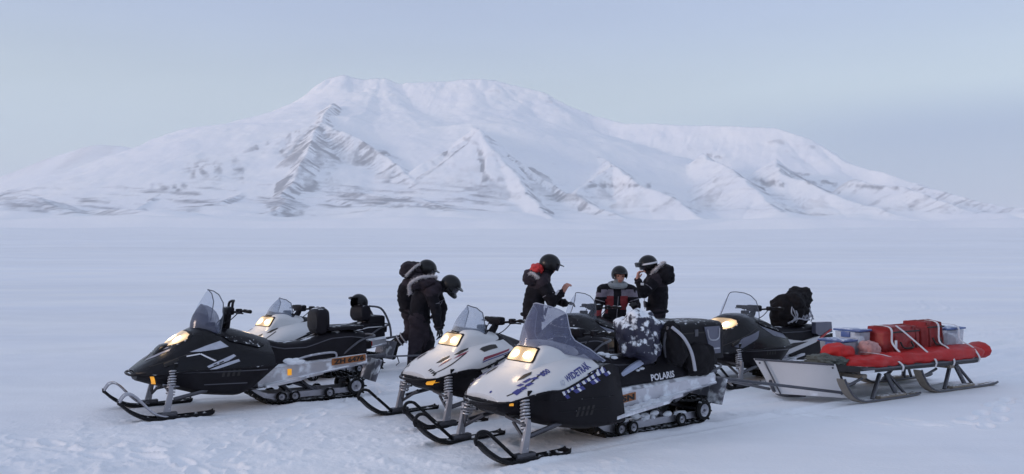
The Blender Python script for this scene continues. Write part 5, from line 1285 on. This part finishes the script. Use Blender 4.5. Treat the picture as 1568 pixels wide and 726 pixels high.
for sg in (1, -1):
    g = G(); g.box((-.05, .475 * sg, .368), (.26, .006, .028)); g.build('deck_plate', LETW, sled, False)
hitch = local('W', -2.98, 0, .40); ca_, sa_ = math.cos(-SZ), math.sin(-SZ); hx_, hy_ = hitch[0] - sp_[0], hitch[1] - sp_[1]
hl_ = (hx_ * ca_ - hy_ * sa_, hx_ * sa_ + hy_ * ca_, .40)
for sg in (1, -1):
    g = G(); g.tube([hl_, tuple(wl(3.93, 9.93, .12)) if sg > 0 else tuple(BL + Vector((.08, .0, .06)))], .018, 7); g.build('drawbar', STEEL, sled)
# load
o = lumpy('dry_bag', '', None, sl(-1.60, .27, .455), (1.72, .36, .15), DRY, SZ, None, .05, 3, 2)
tag(o, 'long bright red dry bag lying along the near edge of the sledge', 'dry bag')
g = G(); rg = []
for x, hh, ww in ((-.78, .06, .10), (-.88, .045, .09), (-.98, .07, .12), (-1.10, .11, .17), (-1.15, .115, .175)):
    rg.append([(x, ww * math.cos(a), hh * math.sin(a) + .0) for a in np.linspace(0, 2 * math.pi, 13)[:-1]])
g.rings(rg); fl_ = g.build('bag_end', DRY, o)
o = lumpy('dry_bag', '', None, sl(-.42, .27, .445), (.72, .34, .12), DRY, SZ, None, .06, 3, 12); tag(o, 'flat bright red dry bag at the front end of the sledge', 'dry bag')
o = lumpy('stuff_sack', '', None, sl(-.12, .02, .52), (.26, .26, .2), DRY, SZ, None, .06, 3, 22); tag(o, 'small round red sack beside the clear box at the sledge front', 'sack')
def duffel(label, x0, x1, y0, y1, z0, z1, mt, seed):
    dd = empty('duffel_bag', label, 'duffel bag', sl((x0 + x1) / 2, (y0 + y1) / 2, z0), SZ)
    L_, W_, H_ = abs(x1 - x0), abs(y1 - y0), z1 - z0
    bm = bmesh.new(); bmesh.ops.create_cube(bm, size=1); bmesh.ops.bevel(bm, geom=list(bm.edges), offset=.10, segments=2, affect='EDGES'); bmesh.ops.subdivide_edges(bm, edges=[e for e in bm.edges if e.calc_length() > .2], cuts=6, use_grid_fill=True)
    bmesh.ops.triangulate(bm, faces=bm.faces)
    for v in bm.verts:
        c = v.co.copy(); v.co = Vector((c.x * L_, c.y * W_, (c.z + .5) * H_)); n_ = mnoise.noise(v.co * 7 + Vector((seed, 0, 0))) * .022 + mnoise.noise(v.co * 18) * .008; v.co += c.normalized() * n_; v.co.z = max(v.co.z, 0)
    me = bpy.data.meshes.new('bag_body'); bm.to_mesh(me); bm.free(); me.materials.append(mt)
    for p in me.polygons: p.use_smooth = True
    b = bpy.data.objects.new('bag_body', me); COL.objects.link(b); b.parent = dd
    g = G(); g.tube([(-L_ * .40, W_ * .5 + .012, H_ * .86), (L_ * .40, W_ * .5 + .012, H_ * .86)], .010, 5); g.build('zip', INK, dd)
    g = G(); g.tube([(-L_ * .15, W_ * .5 + .01, H_ * .55), (-L_ * .13, W_ * .5 + .05, H_ * .38), (L_ * .13, W_ * .5 + .05, H_ * .38), (L_ * .15, W_ * .5 + .01, H_ * .55)], .012, 6, smooth=12); g.build('bag_handle', INK, dd)
    for k in (-.3, .3):
        g = G(); g.tube([(L_ * k, W_ * .5 + .012, .02), (L_ * k, W_ * .51 + .014, H_ * .5), (L_ * k, W_ * .48, H_ * .97), (L_ * k, 0, H_ + .012), (L_ * k, -W_ * .48, H_ * .97)], .012, 5); g.build('webbing', mat('webbing_dark_red', (.16, .015, .015), .6), dd)
    return dd
d_ = duffel('large dark red duffel between the clear boxes, with a white label on its side', -.78, -1.50, -.12, .24, .42, .83, DUF, 1)
g = G(); g.box((.24, .215, .20), (.04, .008, .11)); g.build('label_patch', LETW, d_, False)
duffel('upright dark red duffel next to the clear box at the sledge rear', -1.53, -1.98, -.10, .26, .42, .87, DUF, 5)
PLAS = glass('clear_plastic', (.62, .66, .74), .5, .25); LID = mat('lid_blue', (.07, .12, .30), .4, var=.25, snow=.3)
CONT = mat('packed_food', (.42, .40, .42), .6, var=.5, vscale=14)
def plastic_box(label, x, y, L_, W_, H_, z0, seed):
    pb = empty('storage_box', label, 'storage box', sl(x, y, z0), SZ)
    g = G(); rg = []
    for z, k in ((0, .88), (.01, .9), (H_ - .01, 1.)):
        a, b = L_ / 2 * k, W_ / 2 * k; c = .03; rg.append([(a, b - c, z), (a - c, b, z), (-a + c, b, z), (-a, b - c, z), (-a, -b + c, z), (-a + c, -b, z), (a - c, -b, z), (a, -b + c, z)])
    g.rings(rg); g.build('box_wall', PLAS, pb, False)
    g = G(); g.box((0, 0, H_ + .012), (L_ * 1.05, W_ * 1.05, .026), None, .010); g.box((0, 0, H_ + .022), (L_ * .85, W_ * .8, .014), None, .006); g.build('lid', LID, pb)
    for sg in (1, -1):
        g = G(); g.box((L_ * .53 * sg, 0, H_ - .04), (.025, W_ * .35, .07), None, .008); g.build('clip_handle', LID, pb)
    rn = random.Random(seed); g = G()
    for k in range(7): g.ell((rn.uniform(-.3, .3) * L_, rn.uniform(-.3, .3) * W_, rn.uniform(.3, .55) * H_), (L_ * .14, W_ * .16, H_ * .26), None, 10, 6)
    g.build('contents', CONT, pb)
    return pb
plastic_box('clear plastic box with blue lid at the front of the sledge load', -.30, -.12, .28, .36, .25, .42, 3)
plastic_box('taller clear plastic box with blue lid right against the large red duffel front', -.62, -.14, .26, .36, .36, .42, 4)
plastic_box('clear plastic box with blue lid at the rear end of the sledge', -2.24, .06, .44, .38, .33, .42, 5)
o = lumpy('pouch', '', None, sl(-.52, .16, .57), (.18, .18, .17), mat('pouch_mottled', (.45, .24, .23), .6, var=.6, vscale=18), SZ, None, .12, 5, 31); tag(o, 'small white and red mottled pouch in front of the large red duffel', 'pouch')
o = lumpy('rope_bundle', '', None, sl(.08, .0, .465), (.26, .40, .10), mat('rope_green', (.10, .11, .10), .8, var=.5, vscale=22, bump=.5), SZ, None, .2, 6, 33); tag(o, 'grey green bundle of rope at the very front of the sledge deck', 'rope')
STRAP = mat('strap_white', (.66, .64, .66), .6, var=.2)
def strap(pts, label):
    g = G(); P = catmull(pts, 24); rg = []
    for x, y, z in P: rg.append([(x + .018, y, z), (x + .018, y + .003, z + .004), (x - .018, y + .003, z + .004), (x - .018, y, z)])
    g.rings(rg); o = g.build('lashing_strap', STRAP, None, False); o.location = (sp_[0], sp_[1], 0); o.rotation_euler = (0, 0, SZ)
    tag(o, label, 'strap', 'straps lashing the sledge load')
strap([(-.98, .22, .85), (-1.08, .28, .76), (-1.25, .42, .56), (-1.38, .495, .42), (-1.38, .49, .33)], 'white strap slanting down across the large dark red duffel')
strap([(-.82, .0, .85), (-.82, .25, .83), (-.82, .275, .65), (-.84, .36, .54)], 'pale strap over the front end of the large dark red duffel')
strap([(-.38, .15, .55), (-.45, .33, .54), (-.60, .43, .49), (-.70, .495, .40), (-.70, .49, .33)], 'white strap over the flat red dry bag at the sledge front')
strap([(-1.78, .1, .885), (-1.78, .28, .85), (-1.78, .30, .62), (-1.78, .42, .54), (-1.78, .495, .40), (-1.78, .49, .33)], 'strap over the upright duffel and long red bag')
strap([(-2.22, -.1, .81), (-2.24, .26, .80), (-2.26, .29, .62), (-2.32, .42, .53), (-2.36, .495, .40), (-2.36, .48, .33)], 'white strap over the clear box at the sledge rear')
